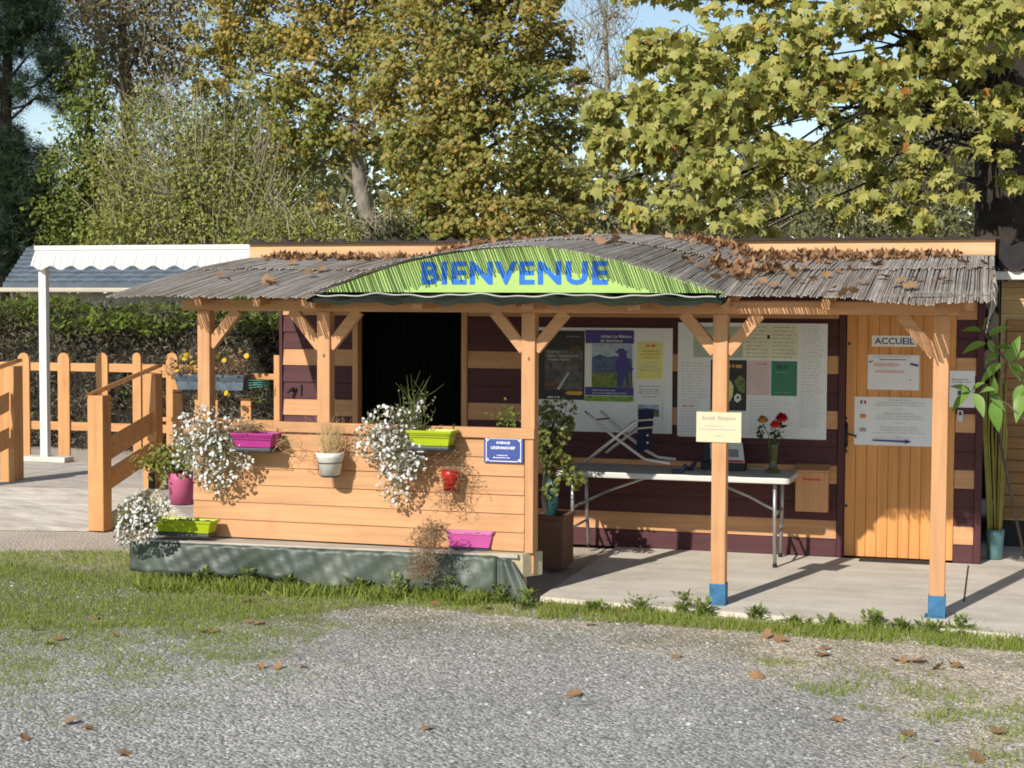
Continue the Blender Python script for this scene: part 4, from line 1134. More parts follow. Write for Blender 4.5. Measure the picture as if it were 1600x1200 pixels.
# ================================================================== FLOWER BOXES, POTS and their plants
def flower_box(label, x0, x1, yf, depth, zt, h, mat, group, saucer=True, wires=False, name='flower_box'):
    t = thing(name, label, 'flower box', ((x0 + x1) / 2, yf + depth / 2, zt - h), group)
    m = MB(); dx, dy = .022, .018; th = .006
    def ring(z, e): return [(x0 + dx * e, yf + dy * e, z), (x1 - dx * e, yf + dy * e, z), (x1 - dx * e, yf + depth - dy * e, z), (x0 + dx * e, yf + depth - dy * e, z)]
    ro = [ring(zt - h, 1.6), ring(zt - h * .3, .75), ring(zt - h * .22, .70), ring(zt - h * .20, .25), ring(zt - .004, 0), ring(zt, .1), ring(zt, .55), ring(zt - h * .25, 1.0)]
    o = len(m.v)
    for r in ro: m.v += [tuple(map(float, p)) for p in r]
    for i in range(len(ro) - 1):
        for k in range(4):
            k2 = (k + 1) % 4; m.f.append((o + i * 4 + k, o + i * 4 + k2, o + (i + 1) * 4 + k2, o + (i + 1) * 4 + k)); m.mi.append(0)
    m.f.append((o + 3, o + 2, o + 1, o)); m.mi.append(0)
    b = m.build('box', mat, t, bevel=.0035)
    s = MB(); r = ring(zt - h * .22, 1.0)
    s.sheet([[(x0 + dx + (x1 - x0 - 2 * dx) * i / 12, yf + dy + (depth - 2 * dy) * j / 4, zt - h * .2 + rnd.uniform(-.008, .012)) for i in range(13)] for j in range(5)])
    s.build('soil', M['soil'], t)
    if saucer:
        s = MB(); e = .012
        s.box(x0 + dx * 1.6 - e, x1 - dx * 1.6 + e, yf + dy - e, yf + depth - dy + e, zt - h - .028, zt - h - .0025); s.build('saucer', M['saucer'], t, bevel=.006)
    if wires:
        s = MB()
        for z, e in ((zt - h * .30, .012), (zt - h - .034, .0)):
            q = [(x0 - e, yf - e, z), (x1 + e, yf - e, z), (x1 + e, yf + depth, z), (x0 - e, yf + depth, z)]
            for i in range(4): s.tube([q[i], q[(i + 1) % 4]], .003, 5)
        for x in (x0 + .05, x1 - .05):
            s.tube([(x, yf - .0, zt - h - .034), (x, yf + depth, zt - h - .034), (x, yf + depth + .004, zt + .03)], .003, 5)
        s.build('wire_holder', M['wire'], t)
    return t
GB = 'flower boxes along the deck front'
def xz(px, py, Y): p = PY(px, py, Y); return p[0], p[2]
YH = -.255
x0, z0 = xz(359, 676, YH); x1, _ = xz(426, 676, YH); _, zb = xz(400, 700, YH)
flower_box('magenta flower box hung on the top rail beside the left white daisies', x0, x1, YH, .185, z0, z0 - zb, M['pink'], GB, wires=True)
x0, z0 = xz(634, 672, YH); x1, _ = xz(705, 672, YH); _, zb = xz(690, 698, YH)
flower_box('lime green flower box hung on the top rail beside the middle white daisies', x0, x1, YH, .185, z0, z0 - zb, M['lime'], GB, wires=True)
YL = -.265
x0, z0 = xz(234, 811, YL); x1, _ = xz(329, 811, YL); _, zb = xz(300, 834, YL)
flower_box('lime green flower box standing on the left end of the deck ledge', x0, x1, YL, .17, max(z0, DZ + .031 + z0 - zb), z0 - zb, M['lime'], GB)
c = PZ(740, 861, DZ); YM = c[1]
x0, z0 = xz(696, 827, YM); x1, _ = xz(772, 827, YM); _, zb = xz(740, 855, YM)
flower_box('magenta flower box standing on the right end of the deck ledge', x0, x1, YM, min(.19, -.035 - YM), DZ + .030 + z0 - zb, z0 - zb, M['pink'], GB)

def pot(label, px, py0, py1, wtop, wbot, Y, mat, group=None, name='flower_pot', rim=True, ring=False, dark=False, zbase=None):
    """pot measured by its rim row py0, foot row py1 and its widths in the photograph"""
    a, b = PY(px - wtop / 2, py0, Y), PY(px + wtop / 2, py0, Y); rt = (b[0] - a[0]) / 2 * .97; rb = rt * wbot / wtop
    cx = (a[0] + b[0]) / 2; zt = a[2]; zb = PY(px, py1, Y)[2] if zbase is None else zbase; h = zt - zb
    t = thing(name, label, 'flower pot', (cx, Y, zb), group)
    m = MB(); pr = [(0, 0), (rb, 0), (rb + (rt - rb) * .75, h * .75)]
    if rim: pr += [(rb + (rt - rb) * .78 + .004, h * .78), (rt + .004, h * .985), (rt, h), (rt - .010, h), (rt - .014, h * .85), (0, h * .84)]
    else: pr += [(rt, h), (rt - .006, h), (rt - .01, h * .9), (0, h * .88)]
    m.lathe(pr, (cx, Y, zb), 28); m.build('body', mat, t, smooth=True)
    m = MB(); m.lathe([(rt - .016, h * .9), (rt * .5, h * .93), (0, h * .92)], (cx, Y, zb), 16); m.build('soil', M['soil'], t)
    if ring:
        m = MB(); k = 28
        for zz, rr in ((h * .56, rb + (rt - rb) * .56 + .006),):
            m.tube([(cx + rr * math.cos(2 * math.pi * i / k), Y + rr * math.sin(2 * math.pi * i / k), zb + zz) for i in range(k + 1)], .003, 5)
        m.tube([(cx - rr, Y, zb + zz), (cx - rr * .9, Y - .02, zb + .0), (cx, Y - rb, zb - .006), (cx + rr * .9, Y, zb)], .003, 5)
        m.build('wire_ring', M['wire'], t)
        m = MB(); m.lathe([(0, -.014), (rb * .95, -.014), (rb * 1.0, -.002), (0, -.002)], (cx, Y, zb), 20); m.build('saucer', M['saucer'], t)
    return t, cx, zt, rt
wp, wpx, wpz, wpr = pot('whitewashed pot of dry straw grass hung on the orange boards', 516, 706, 742, 41, 29, -.175, M['white_pot'], 'pots on and beside the deck', ring=True)
rp, rpx, rpz, rpr = pot('round red glazed pot hung on the boards among dry twigs', 704, 734, 767, 29, 20, -.13, M['red_pot'], 'pots on and beside the deck', rim=False)
c = PZ(283, 786, .31)
pp, ppx, ppz, ppr = pot('faded pink pot standing at the left end of the deck', 283.5, 737, 786, 39, 34, c[1], M['pink_dull'], 'pots on and beside the deck', rim=False, zbase=.31)

def wisps(name, base_pts, tips, r0, mat, parent, bend=.06, n=4, seed=1, sides=4):
    """thin stems, one curved tube from each base point to its tip"""
    r = random.Random(seed); m = MB()
    for b, t in zip(base_pts, tips):
        b, t = np.array(b), np.array(t); pts = []; L = np.linalg.norm(t - b); off = np.array([r.gauss(0, 1), r.gauss(0, .6), r.gauss(0, .6)]) * bend * L
        for i in range(n):
            u = i / (n - 1); pts.append(b + (t - b) * u + off * math.sin(math.pi * u) + (np.array([r.gauss(0, 1), r.gauss(0, 1), r.gauss(0, 1)]) * bend * .25 * L if 0 < i else 0))
        m.tube(pts, [r0 * (1 - .75 * i / (n - 1)) for i in range(n)], sides, cap=False)
    return m.build(name, mat, parent)

def daisy(label, Y, root, blobs, nf, nl, seed, dens_y=0.0, zmin=None):
    """flowering shrub: heads, small leaves, wiry stems; blobs are ellipses (px, py, rx, ry) on the plane Y"""
    r = np.random.default_rng(seed)
    t = thing('daisy_bush', label, 'flowering plant', root, 'white daisy bushes on the deck front')
    wts = np.array([b[2] * b[3] for b in blobs], float); wts /= wts.sum()
    def sample(n, front):
        out = []
        for k in r.choice(len(blobs), n, p=wts):
            px, py, rx, ry = blobs[k]; a = r.uniform(0, 2 * math.pi); q = math.sqrt(r.uniform(0, 1))
            Yq = Y + (r.uniform(-.16, -.02) if front else r.uniform(-.12, .10)) * (1.2 - q * q * .9) * (rx / 50)
            p = PY(px + rx * q * math.cos(a), py + ry * q * math.sin(a), Yq); out.append(p)
        out = np.array(out)
        if zmin is not None: out = out[out[:, 2] > zmin]
        out[:, 1] = np.minimum(out[:, 1], -.045) if Y < 0 else out[:, 1]
        return out
    P = sample(nf, True)
    Nn = np.array([-.2, -.8, .55]) + r.normal(size=P.shape) * .45; D = unit(len(P))
    cloud('petals', P, D, Nn, r.uniform(.009, .016, len(P)), tpl_disc(), M['petal_white'], t)
    P2 = P + np.array([0, -.004, .0]) + Nn / np.linalg.norm(Nn, axis=1, keepdims=True) * .004
    L = sample(nl, False)
    cloud('foliage', L, unit(len(L)) + np.array([0, -.3, .2]), unit(len(L)), r.uniform(.014, .034, len(L)), tpl_rhomb(), M['lf_daisy'], t)
    S = P[r.choice(len(P), int(nf * .6))]; rt = np.array(root)
    base = rt + (S - rt) * r.uniform(.0, .45, (len(S), 1)) + r.normal(size=S.shape) * .02
    wisps('stems', base, S, .0025, M['lf_daisy'], t, .10, 4, seed)
    return t
daisy('white daisy bush spilling from the left of the magenta hung box', -.16, PY(352, 690, -.16), [(318, 668, 48, 34), (308, 700, 44, 46), (345, 720, 45, 42), (372, 668, 20, 30), (335, 752, 28, 20), (385, 712, 14, 20)], 470, 1300, 11)
daisy('white daisy bush hanging in front of the middle of the orange boards', -.17, PY(648, 682, -.16), [(608, 668, 44, 36), (586, 690, 40, 30), (620, 708, 44, 40), (618, 748, 32, 40), (645, 720, 22, 30), (655, 640, 12, 14)], 520, 1300, 12)
daisy('white daisy bush at the left corner of the ledge behind the lime box', -.50, PY(232, 820, -.40), [(235, 785, 30, 22), (212, 800, 28, 24), (196, 830, 18, 26), (222, 825, 24, 26), (250, 800, 18, 16)], 320, 900, 13, zmin=.0)
# straw grass in the white pot
t = thing('straw_grass', 'tuft of dry straw coloured grass growing in the white pot', 'plant', (wpx, -.175, wpz))
B = [(wpx + rnd.uniform(-.05, .05), -.175 + rnd.uniform(-.04, .04), wpz - .01) for _ in range(150)]
Tp = [np.array(b) + np.array([rnd.gauss(0, .07), rnd.gauss(-.01, .05), rnd.uniform(.10, .30)]) for b in B]
wisps('blades', B, Tp, .0022, M['straw'], t, .10, 4, 5)
# bare broom like plant in the lime hung box
t = thing('bare_stem_plant', 'spindly bare stemmed plant standing up from the lime hung box', 'plant', PY(650, 668, -.16))
B, Tp = [], []
for k in range(34):
    a = rnd.gauss(0, 1); b = PY(652 + rnd.uniform(-6, 6), 668, -.16); B.append(b); mid = rnd.uniform(0, 1)
    Tp.append(PY(650 + a * 17, 590 + rnd.uniform(-12, 40) + abs(a) * 8, -.16 + rnd.uniform(-.12, .08)))
wisps('stems', B, Tp, .004, M['twig_green'], t, .12, 5, 6)
P = np.array([b + (np.array(q) - b) * rnd.uniform(.1, .8) for b, q in zip(B, Tp) for _ in range(6)]) + nrg.normal(size=(len(B) * 6, 3)) * .012
cloud('foliage', P, unit(len(P)) + np.array([0, 0, .5]), unit(len(P)), .022, tpl_rhomb(), M['lf_daisy'], t)
# dry trailing plants
def tangle(label, blobs, Y, n, mat, seed, root, cat='dry plant', leaf=None, name='dry_plant'):
    r = random.Random(seed); t = thing(name, label, cat, root)
    B, Tp = [], []
    for k in range(n):
        bx, by, rx, ry = blobs[r.randrange(len(blobs))]
        p = PY(bx + r.gauss(0, .5) * rx, by + r.gauss(0, .5) * ry, Y + r.uniform(-.1, .06)); q = PY(bx + r.gauss(0, .5) * rx, by + r.gauss(0, .55) * ry, Y + r.uniform(-.12, .06))
        p[1] = min(p[1], -.05) if Y < 0 else p[1]; q[1] = min(q[1], -.05) if Y < 0 else q[1]
        p[2] = max(p[2], -.02); q[2] = max(q[2], -.02)
        d = q - p; L = np.linalg.norm(d)
        if L > .25: q = p + d * .25 / L
        B.append(p); Tp.append(q)
    wisps('twigs', B, Tp, .0022, M[mat], t, .30, 6, seed, 3)
    if leaf:
        P = np.array(B[::2] + Tp[::2]); cloud('foliage', P, unit(len(P)), unit(len(P)), .02, tpl_rhomb(), M[leaf], t)
    return t
tangle('dry brown twigs trailing below the lime hung box round the red pot', [(690, 700, 22, 26), (712, 735, 32, 36), (700, 775, 24, 26)], -.13, 130, 'twig_brown', 21, PY(700, 700, -.13), leaf='lf_dry')
tangle('dry grey brown plant drooping beside the magenta box on the ledge', [(668, 850, 26, 28), (660, 885, 26, 26), (680, 830, 22, 16)], -.36, 330, 'twig_brown', 22, PY(680, 850, -.33), leaf='lf_dry')
tangle('dry stems hanging from the right end of the magenta hung box', [(440, 690, 18, 14), (462, 690, 16, 20)], -.2, 26, 'straw', 23, PY(430, 680, -.2))
tangle('low dry plant growing in the magenta hung box', [(392, 668, 24, 5), (380, 672, 16, 4)], -.17, 90, 'twig_brown', 24, PY(392, 672, -.17), leaf='lf_dry')
# geranium in the faded pink pot
t = thing('geranium', 'yellow green geranium growing over the faded pink pot', 'plant', (ppx, pp.location.y, ppz))
yy = pp.location.y
P = np.array([PY(260 + rnd.gauss(0, 20), 722 + rnd.gauss(0, 13), yy + rnd.uniform(-.2, .1)) for _ in range(420)])
cloud('foliage', P, unit(420), unit(420) * .6 + np.array([-.2, -.6, .6]), nrg.uniform(.04, .075, 420), tpl_oval(), M['lf_gera'], t)
wisps('stems', [(ppx + rnd.uniform(-.06, .06), yy, ppz - .01) for _ in range(30)], P[:30], .006, M['twig_green'], t, .12, 4, 31)

# potted shrub at the right end of the deck
c = PZ(858, 890, .0); sy = c[1]
x0, x1 = PY(838, 850, sy)[0], PY(879, 850, sy)[0]; zt = PY(858, 812, sy)[2]
tubt = thing('planter_tub', 'brown wooden planter tub on the concrete at the deck end', 'planter', ((x0 + x1) / 2, sy + .17, 0))
m = MB(); h = zt
for a0, a1, k0, k1 in ((x0, x1, sy, sy + .025), (x0, x1, sy + .33, sy + .355)): m.box(a0, a1, k0, k1, 0.01, h)
m.box(x0, x0 + .025, sy + .0255, sy + .3295, .01, h); m.box(x1 - .025, x1, sy + .0255, sy + .3295, .01, h)
m.build('body', M['terracotta'], tubt, bevel=.004)
m = MB(); m.box(x0 - .012, x1 + .012, sy - .012, sy + .03, h + .001, h + .03); m.box(x0 - .012, x1 + .012, sy + .325, sy + .367, h + .001, h + .03); m.box(x0 - .012, x0 + .03, sy + .0305, sy + .3245, h + .001, h + .03); m.box(x1 - .03, x1 + .012, sy + .0305, sy + .3245, h + .001, h + .03)
m.build('rim', M['terracotta'], tubt, bevel=.004)
m = MB(); m.sheet([[(x0 + .026, sy + .026, h - .03), (x1 - .026, sy + .026, h - .03)], [(x0 + .026, sy + .329, h - .03), (x1 - .026, sy + .329, h - .03)]]); m.build('soil', M['soil'], tubt)
tp, tpx, tpz, tpr = pot('dark teal pot standing in the brown planter tub', 864, 745, 813, 19, 15, sy + .17, M['teal_dark'], 'pots on and beside the deck', rim=False)
t = thing('potted_shrub', 'leafy yellow green shrub growing from the tub at the deck end', 'shrub', ((x0 + x1) / 2 - .03, sy + .17, h - .03))
Ysh = sy + .14
P, W = [], []
for (px, py, r, n) in ((868, 668, 28, 190), (856, 700, 20, 150), (872, 728, 26, 190), (898, 748, 16, 70), (852, 640, 14, 40), (880, 640, 22, 60), (858, 765, 14, 40), (906, 745, 10, 25), (848, 680, 12, 60)):
    for k in range(n):
        a = rnd.uniform(0, 6.28); q = math.sqrt(rnd.random()) * r
        P.append(PY(px + q * math.cos(a), py + q * math.sin(a), Ysh + rnd.uniform(-.17, .15)))
P = np.array(P)
cloud('foliage', P, unit(len(P)) + np.array([0, -.2, -.3]), unit(len(P)) * .8 + np.array([-.2, -.6, .6]), nrg.uniform(.03, .062, len(P)), tpl_maple(), M['lf_shrub'], t)
m = MB()
bx = (x0 + x1) / 2
m.tube([(bx - .06, sy + .17, h - .03), PY(850, 780, Ysh + .03), PY(852, 730, Ysh + .03), PY(858, 690, Ysh + .03), PY(866, 655, Ysh + .03)], [.028, .024, .018, .012, .006], 8)
for k in range(0, len(P), 18): m.tube([PY(855 + rnd.uniform(-3, 6), 730 - rnd.uniform(-20, 50), Ysh + .03), P[k]], [.006, .002], 4)
m.build('stem', M['bark_dark'], t)
t = thing('small_potted_plant', 'small leafy sprig showing above the rail end beside the post', 'plant', PY(795, 690, .6))
P = np.array([PY(792 + rnd.gauss(0, 12), 652 + rnd.gauss(0, 10) , .6 + rnd.uniform(-.08, .08)) for _ in range(70)])
cloud('foliage', P, unit(70), unit(70) * .7 + np.array([0, -.6, .5]), .04, tpl_oval(), M['lf_green'], t)
wisps('stem', [PY(798, 690, .6)] * 8, P[:8], .005, M['twig_green'], t, .1, 4, 41)
wisps('twigs', [PY(795, 665, .6)] * 6, [PY(776 + 6 * k, 632 + 4 * k, .6) for k in range(6)], .004, M['twig_green'], t, .1, 4, 42)

# ================================================================== RAMP, landing, handrails
RB, RT = np.array([-7.90, 2.0, 0.0]), np.array([-7.70, 2.78, .30])
ux = np.array([-.958, -.24, 0.0])
rampt = thing('access_ramp', 'weathered grey plank ramp with orange handrails left of the deck', 'ramp', RB)
m = MB(); nP = 7; Wd = 4.2
for k in range(nP):
    a, b = RB + (RT - RB) * (k + .02) / nP, RB + (RT - RB) * (k + .93) / nP
    for (u0, u1) in ((0, .52), (.523, 1.0)):
        p = [a + ux * Wd * u0, a + ux * Wd * u1, b + ux * Wd * u1, b + ux * Wd * u0]
        dz = np.array([0, 0, .035]); j = np.array([0, 0, rnd.uniform(-.004, .004)])
        m.hexa([p[1] + j - dz, p[0] + j - dz, p[3] + j - dz, p[2] + j - dz, p[1] + j, p[0] + j, p[3] + j, p[2] + j])
m.build('planks', M['grey_x'], rampt, bevel=.004)
m = MB()
a = RT; k = 0
while k < 26:
    o0 = np.array([-.02, .105, 0]) * k; 
    p0, p1 = RT + np.array([0, .105 * k + .005, 0]), RT + np.array([0, .105 * (k + .92), 0])
    for (u0, u1) in ((0, .47), (.473, 1.0)):
        p = [p0 + ux * Wd * u0, p0 + ux * Wd * u1, p1 + ux * Wd * u1, p1 + ux * Wd * u0]; dz = np.array([0, 0, .035])
        m.hexa([p[1] - dz, p[0] - dz, p[3] - dz, p[2] - dz, p[1], p[0], p[3], p[2]])
    k += 1
m.build('platform_planks', M['grey_x'], rampt, bevel=.004)
m = MB()
k = 0
for y in np.arange(.95, 5.4, .125):
    xl = -7.69 if y > 2.75 else -7.69 + (2.75 - y) * .75
    m.box(xl, -6.03, y, y + .119, .262, .30)
m.build('landing_planks', M['grey_x'], rampt, bevel=.004)
m = MB()
for x, y in ((-7.62, 2.85), (-7.6, 4.6), (-6.9, 1.98), (-6.2, 1.6), (-6.2, 4.6)): m.box(x, x + .1, y, y + .1, GZ, .26)
m.bar(RB + np.array([.03, .02, -.03]), RT + np.array([.03, 0, -.08]), .05, .14)
m.bar((-7.66, 2.72, .17), (-6.30, .93, .17), .03, .2)
m.build('bearers', M['bare_x'], rampt)
hr = thing('handrail', 'orange handrail with two sloping boards on the right side of the ramp', 'handrail', RB, 'handrails of the ramp')
def rail_post(px0, px1, ytop, Y, zb, par):
    a, b = PY(px0, ytop, Y), PY(px1, ytop, Y); w = b[0] - a[0]
    m = MB(); m.box(a[0], b[0], Y, Y + w * .95, zb, a[2]); return m.build('post', M['orange_fence'], par, bevel=.006), a, b
Yl, Yu = RB[1] - .02, RT[1] + .02
_, pa, pb = rail_post(136, 160, 618, Yl, -.02, hr)
_, qa, qb = rail_post(222, 243, 584, Yu, .0, hr)
def rail_board(x0, y0a, y0b, x1, y1a, y1b, dy, par, name='rail', th=.035):
    a0, a1 = PY(x0, y0a, Yl + dy), PY(x0, y0b, Yl + dy); b0, b1 = PY(x1, y1a, Yu + dy), PY(x1, y1b, Yu + dy)
    t = np.array([-.02, th, 0])
    m = MB(); m.hexa([a1, b1, b1 + t, a1 + t, a0, b0, b0 + t, a0 + t]); return m.build(name, M['orange_fence_x'], par, bevel=.004)
rail_board(158, 690, 728, 243, 641, 673, .05, hr); rail_board(158, 740, 775, 243, 686, 716, .05, hr)
a0, b0 = PY(133, 622, Yl - .03), PY(246, 574, Yu - .03)
m = MB(); t1 = np.array([-.03, .16, 0]); t2 = np.array([0, 0, .035])
m.hexa([a0, b0, b0 + t1, a0 + t1, a0 + t2, b0 + t2, b0 + t1 + t2, a0 + t1 + t2]); m.build('cap_rail', M['orange_fence_x'], hr, bevel=.005)
m = MB(); c = PY(238, 742, Yu); m.box(c[0] - .03, c[0] + .03, Yu - .03, Yu - .005, .30, .46); m.build('post_bracket', M['black_iron'], hr, bevel=.004)
h2 = thing('handrail', 'orange handrail at the left edge of the photo on the ramp', 'handrail', PZ(10, 750, .3), 'handrails of the ramp')
c = PZ(12, 752, .30); Y2 = c[1]
_, a, b = rail_post(-2, 21, 572, Y2, .28, h2)
Yl, Yu = Y2 - .95, Y2
for (ya, yb, yc, yd) in ((668, 700, 612, 642), (722, 756, 668, 700)): rail_board(-95, ya, yb, 14, yc, yd, -.05, h2)
a0, b0 = PY(-100, 610, Yl), PY(25, 566, Yu - .06)
m = MB(); m.hexa([a0, b0, b0 + t1, a0 + t1, a0 + t2, b0 + t2, b0 + t1 + t2, a0 + t1 + t2]); m.build('cap_rail', M['orange_fence_x'], h2, bevel=.005)
_, a, b = rail_post(-110, -85, 612, Yl, -.03, h2)

# ================================================================== PICKET FENCE
def picket(px, w, y0, y1, Y, par, rounded=True):
    a, b = PY(px - w / 2, y0, Y), PY(px + w / 2, y0, Y); zb = PY(px, y1, Y)[2]; r = (b[0] - a[0]) / 2; cx = (a[0] + b[0]) / 2
    m = MB(); q = [(a[0], zb), (b[0], zb)]
    if rounded: q += [(cx + r * math.cos(math.pi * k / 8), a[2] - r + r * math.sin(math.pi * k / 8)) for k in range(9)]
    else: q += [(b[0], a[2]), (a[0], a[2])]
    m.prism(q, Y, Y + .025); return m.build('picket', M['orange_fence'], par, bevel=.003)
YFn = 5.55
f1 = thing('picket_fence', 'orange picket fence with rounded tops in front of the hedge', 'fence', PY(130, 722, YFn), 'orange fences left of the cabin')
for px in (-90, -28, 36, 98.5, 158.5, 213, 268, 325): picket(px, 18 if px != 213 else 13, 551 if px < 300 else 556, 722, YFn, f1)
for y0, y1 in ((568, 581), (661, 674)):
    a, b = PY(-120, y0 - 1, YFn + .03), PY(340, y1 + 1, YFn + .03); m = MB(); m.box(a[0], b[0], YFn + .026, YFn + .065, PY(150, y1, YFn)[2], PY(150, y0, YFn)[2]); m.build('rail', M['orange_fence_x'], f1, bevel=.004)
YG = 3.2
f2 = thing('picket_fence', 'short orange fence carrying the grey planter beside the cabin', 'fence', PY(340, 690, YG), 'orange fences left of the cabin')
for px, w, ya in ((277, 15, 592), (309, 10, 612), (335, 10, 618), (384, 16, 622), (434, 13, 555)): picket(px, w, ya, 735, YG, f2, False)
for y0, y1, xa in ((581, 594, 243), (652, 664, 243)):
    a, b = PY(xa, y0, YG), PY(441, y1, YG); m = MB(); m.box(a[0], b[0], YG + .026, YG + .065, b[2], a[2]); m.build('rail', M['orange_fence_x'], f2, bevel=.004)
x0, z1 = xz(270, 584, YG - .2); x1, z0 = xz(382, 611, YG - .2)
gb = flower_box('blue grey planter box of dry flowers on the orange fence', x0, x1, YG - .2, .19, z1, z1 - z0, M['slate_box'], None, saucer=False, wires=True, name='planter_box')
m = MB()
for k in range(4):
    a = PY(388, 594 + 4.2 * k, YG - .15); m.tube([a, a + np.array([.16, -.02, .008 * k]), a + np.array([.2, .05, .0])], .003, 5)
m.build('wire_loops', M['rope_green'], gb)
t = thing('dry_plant', 'dry brown flowering plant with yellow blooms in the grey planter box', 'dry plant', PY(325, 588, YG - .1))
B, Tp = [], []
for k in range(260):
    px = rnd.uniform(272, 378); B.append(PY(px, 588, YG - .1)); Tp.append(PY(px + rnd.gauss(0, 12), rnd.uniform(545, 588), YG - .1 + rnd.uniform(-.2, .12)))
wisps('twigs', B, Tp, .0035, M['twig_brown'], t, .2, 4, 51, 3)
P = np.array(Tp); cloud('foliage', P, unit(len(P)), unit(len(P)), .045, tpl_rhomb(), M['lf_dry'], t)
P = np.array([PY(px, py, YG - .25) for px, py in ((288, 560), (291, 555), (300, 566), (276, 579), (305, 575), (376, 550), (385, 556), (350, 563), (341, 558), (358, 617), (353, 614))])
cloud('petals', P, unit(len(P)), unit(len(P)) * .4 + np.array([0, -1, .5]), .028, tpl_disc(), M['petal_yellow'], t)

# ================================================================== WHITE CARPORT
YC = 4.75
cp = thing('carport', 'white carport with a scalloped sheet roof on a thin white post', 'carport', PY(65, 722, YC))
a, b = PY(59.5, 421, YC), PY(71, 421, YC); zb = .325
m = MB(); m.box(a[0], b[0], YC, YC + .075, zb, a[2] + .02); m.build('post', M['white_paint'], cp, bevel=.005)
c = PY(65, 725, YC)
m = MB(); m.box(c[0] - .33, c[0] + .34, YC - .06, YC + .14, .302, .36); m.build('footing', M['concrete'], cp, bevel=.006)
xl, xr = PY(55, 400, YC)[0], -6.35
zt, zl = PY(200, 383, YC)[2], PY(200, 418, YC)[2]
zm = PY(200, 391, YC)[2]
xs = np.arange(xl, xr + 2.2, .012)
rows = []
for v, y, z in ((0, YC - .10, zl), (1, YC - .055, (zl + zm) / 2), (2, YC, zm)):
    rows.append([(x, y + (.010 if abs(((x - xl) % .087) - .04) < .012 else 0) * (v < 2), z + (.024 * math.cos(2 * math.pi * (x - xl) / .262) if v == 0 else (.01 * math.cos(2 * math.pi * (x - xl) / .262) if v == 1 else 0))) for x in xs])
m = MB(); m.slab(rows, .004); m.build('scalloped_sheet', M['white_plastic'], cp)
m = MB(); m.box(xl - .01, xr + 2.2, YC - .012, YC + .05, zm + .002, zt); m.build('eave_trim', M['white_paint'], cp, bevel=.01)
m = MB(); m.slab([[(xl, YC + .05, zt - .01), (xr, YC + .05, zt - .01)], [(xl, YC + 3.2, zt - .08), (xr, YC + 3.2, zt - .08)]], .01); m.build('roof_sheet', M['white_plastic'], cp)

# ================================================================== NEIGHBOUR HOUSE, HEDGE
YN = 11.5
nh = thing('neighbour_house', 'low house with a blue grey tiled roof behind the hedge', 'house', PY(200, 600, YN))
e0, e1 = PY(4, 446, YN), PY(440, 446, YN); r0, r1 = PY(44, 386, YN + 2.4), PY(440, 386, YN + 2.4)
rows = []; nr = 9; nc = 240
for j in range(nr * 2):
    v = (j // 2 + (j % 2) * .96) / nr; row = []
    for i in range(nc):
        u = i / (nc - 1); p = (e0 + (e1 - e0) * u) * (1 - v) + (r0 + (r1 - r0) * u) * v
        row.append((p[0], p[1], p[2] + (.03 if j % 2 == 0 else 0) + .018 * abs(math.sin(p[0] * 11.5))))
    rows.append(row)
m = MB(); m.slab(rows, .12); m.build('roof', M['grey_tile'], nh)
m = MB(); m.box(e0[0] - .1, e1[0], YN - .10, YN - .01, e0[2] - .11, e0[2] - .035); m.build('gutter', M['render_wall'], nh, bevel=.02)
m = MB(); m.box(e0[0] + .3, e1[0], YN + .3, YN + 3, GZ, e0[2] - .12); m.build('wall', M['render_wall'], nh)
m = MB()
b0, b1 = PY(-40, 436, YN - 1.5), PY(3, 436, YN - 1.5)

YHd = 9.0
hg = thing('hedge', 'clipped cypress hedge green on top and bare brown inside behind the fence', 'hedge', PY(180, 640, YHd))
hx0, hx1 = PY(-160, 500, YHd)[0], -4.4
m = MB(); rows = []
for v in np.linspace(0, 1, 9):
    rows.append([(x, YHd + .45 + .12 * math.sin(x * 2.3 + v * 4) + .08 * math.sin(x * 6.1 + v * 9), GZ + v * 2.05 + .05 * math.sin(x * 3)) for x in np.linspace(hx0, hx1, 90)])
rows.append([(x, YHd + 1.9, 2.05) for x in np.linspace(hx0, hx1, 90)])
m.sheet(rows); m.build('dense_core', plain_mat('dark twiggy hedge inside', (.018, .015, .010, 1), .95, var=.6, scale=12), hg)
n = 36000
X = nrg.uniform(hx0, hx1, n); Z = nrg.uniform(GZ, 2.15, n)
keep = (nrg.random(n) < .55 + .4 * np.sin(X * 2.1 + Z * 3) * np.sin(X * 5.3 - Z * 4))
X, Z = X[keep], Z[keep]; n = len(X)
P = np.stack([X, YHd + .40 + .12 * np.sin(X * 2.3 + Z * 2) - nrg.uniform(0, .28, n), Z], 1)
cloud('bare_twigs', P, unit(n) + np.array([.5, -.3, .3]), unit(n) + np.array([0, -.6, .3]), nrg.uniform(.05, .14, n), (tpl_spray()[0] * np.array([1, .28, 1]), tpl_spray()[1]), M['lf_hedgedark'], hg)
n = 17000
X = nrg.uniform(hx0, hx1, n); u = nrg.random(n)
P = np.stack([X, YHd + .1 + u * 1.6 + nrg.normal(0, .06, n), 2.02 + .06 * np.sin(X * 1.7) + .05 * np.sin(X * 4.1) - (u < .3) * nrg.uniform(0, .26, n) + nrg.normal(0, .035, n)], 1)
n2 = 1500; X2 = nrg.uniform(hx0, hx1, n2); Z2 = nrg.uniform(.4, 1.8, n2); kp = np.sin(X2 * 1.9 + 1) * np.sin(Z2 * 5 + X2) > .35; X2, Z2 = X2[kp], Z2[kp]
P = np.concatenate([P, np.stack([X2, np.full(len(X2), YHd + .12), Z2], 1)]); n = len(P)
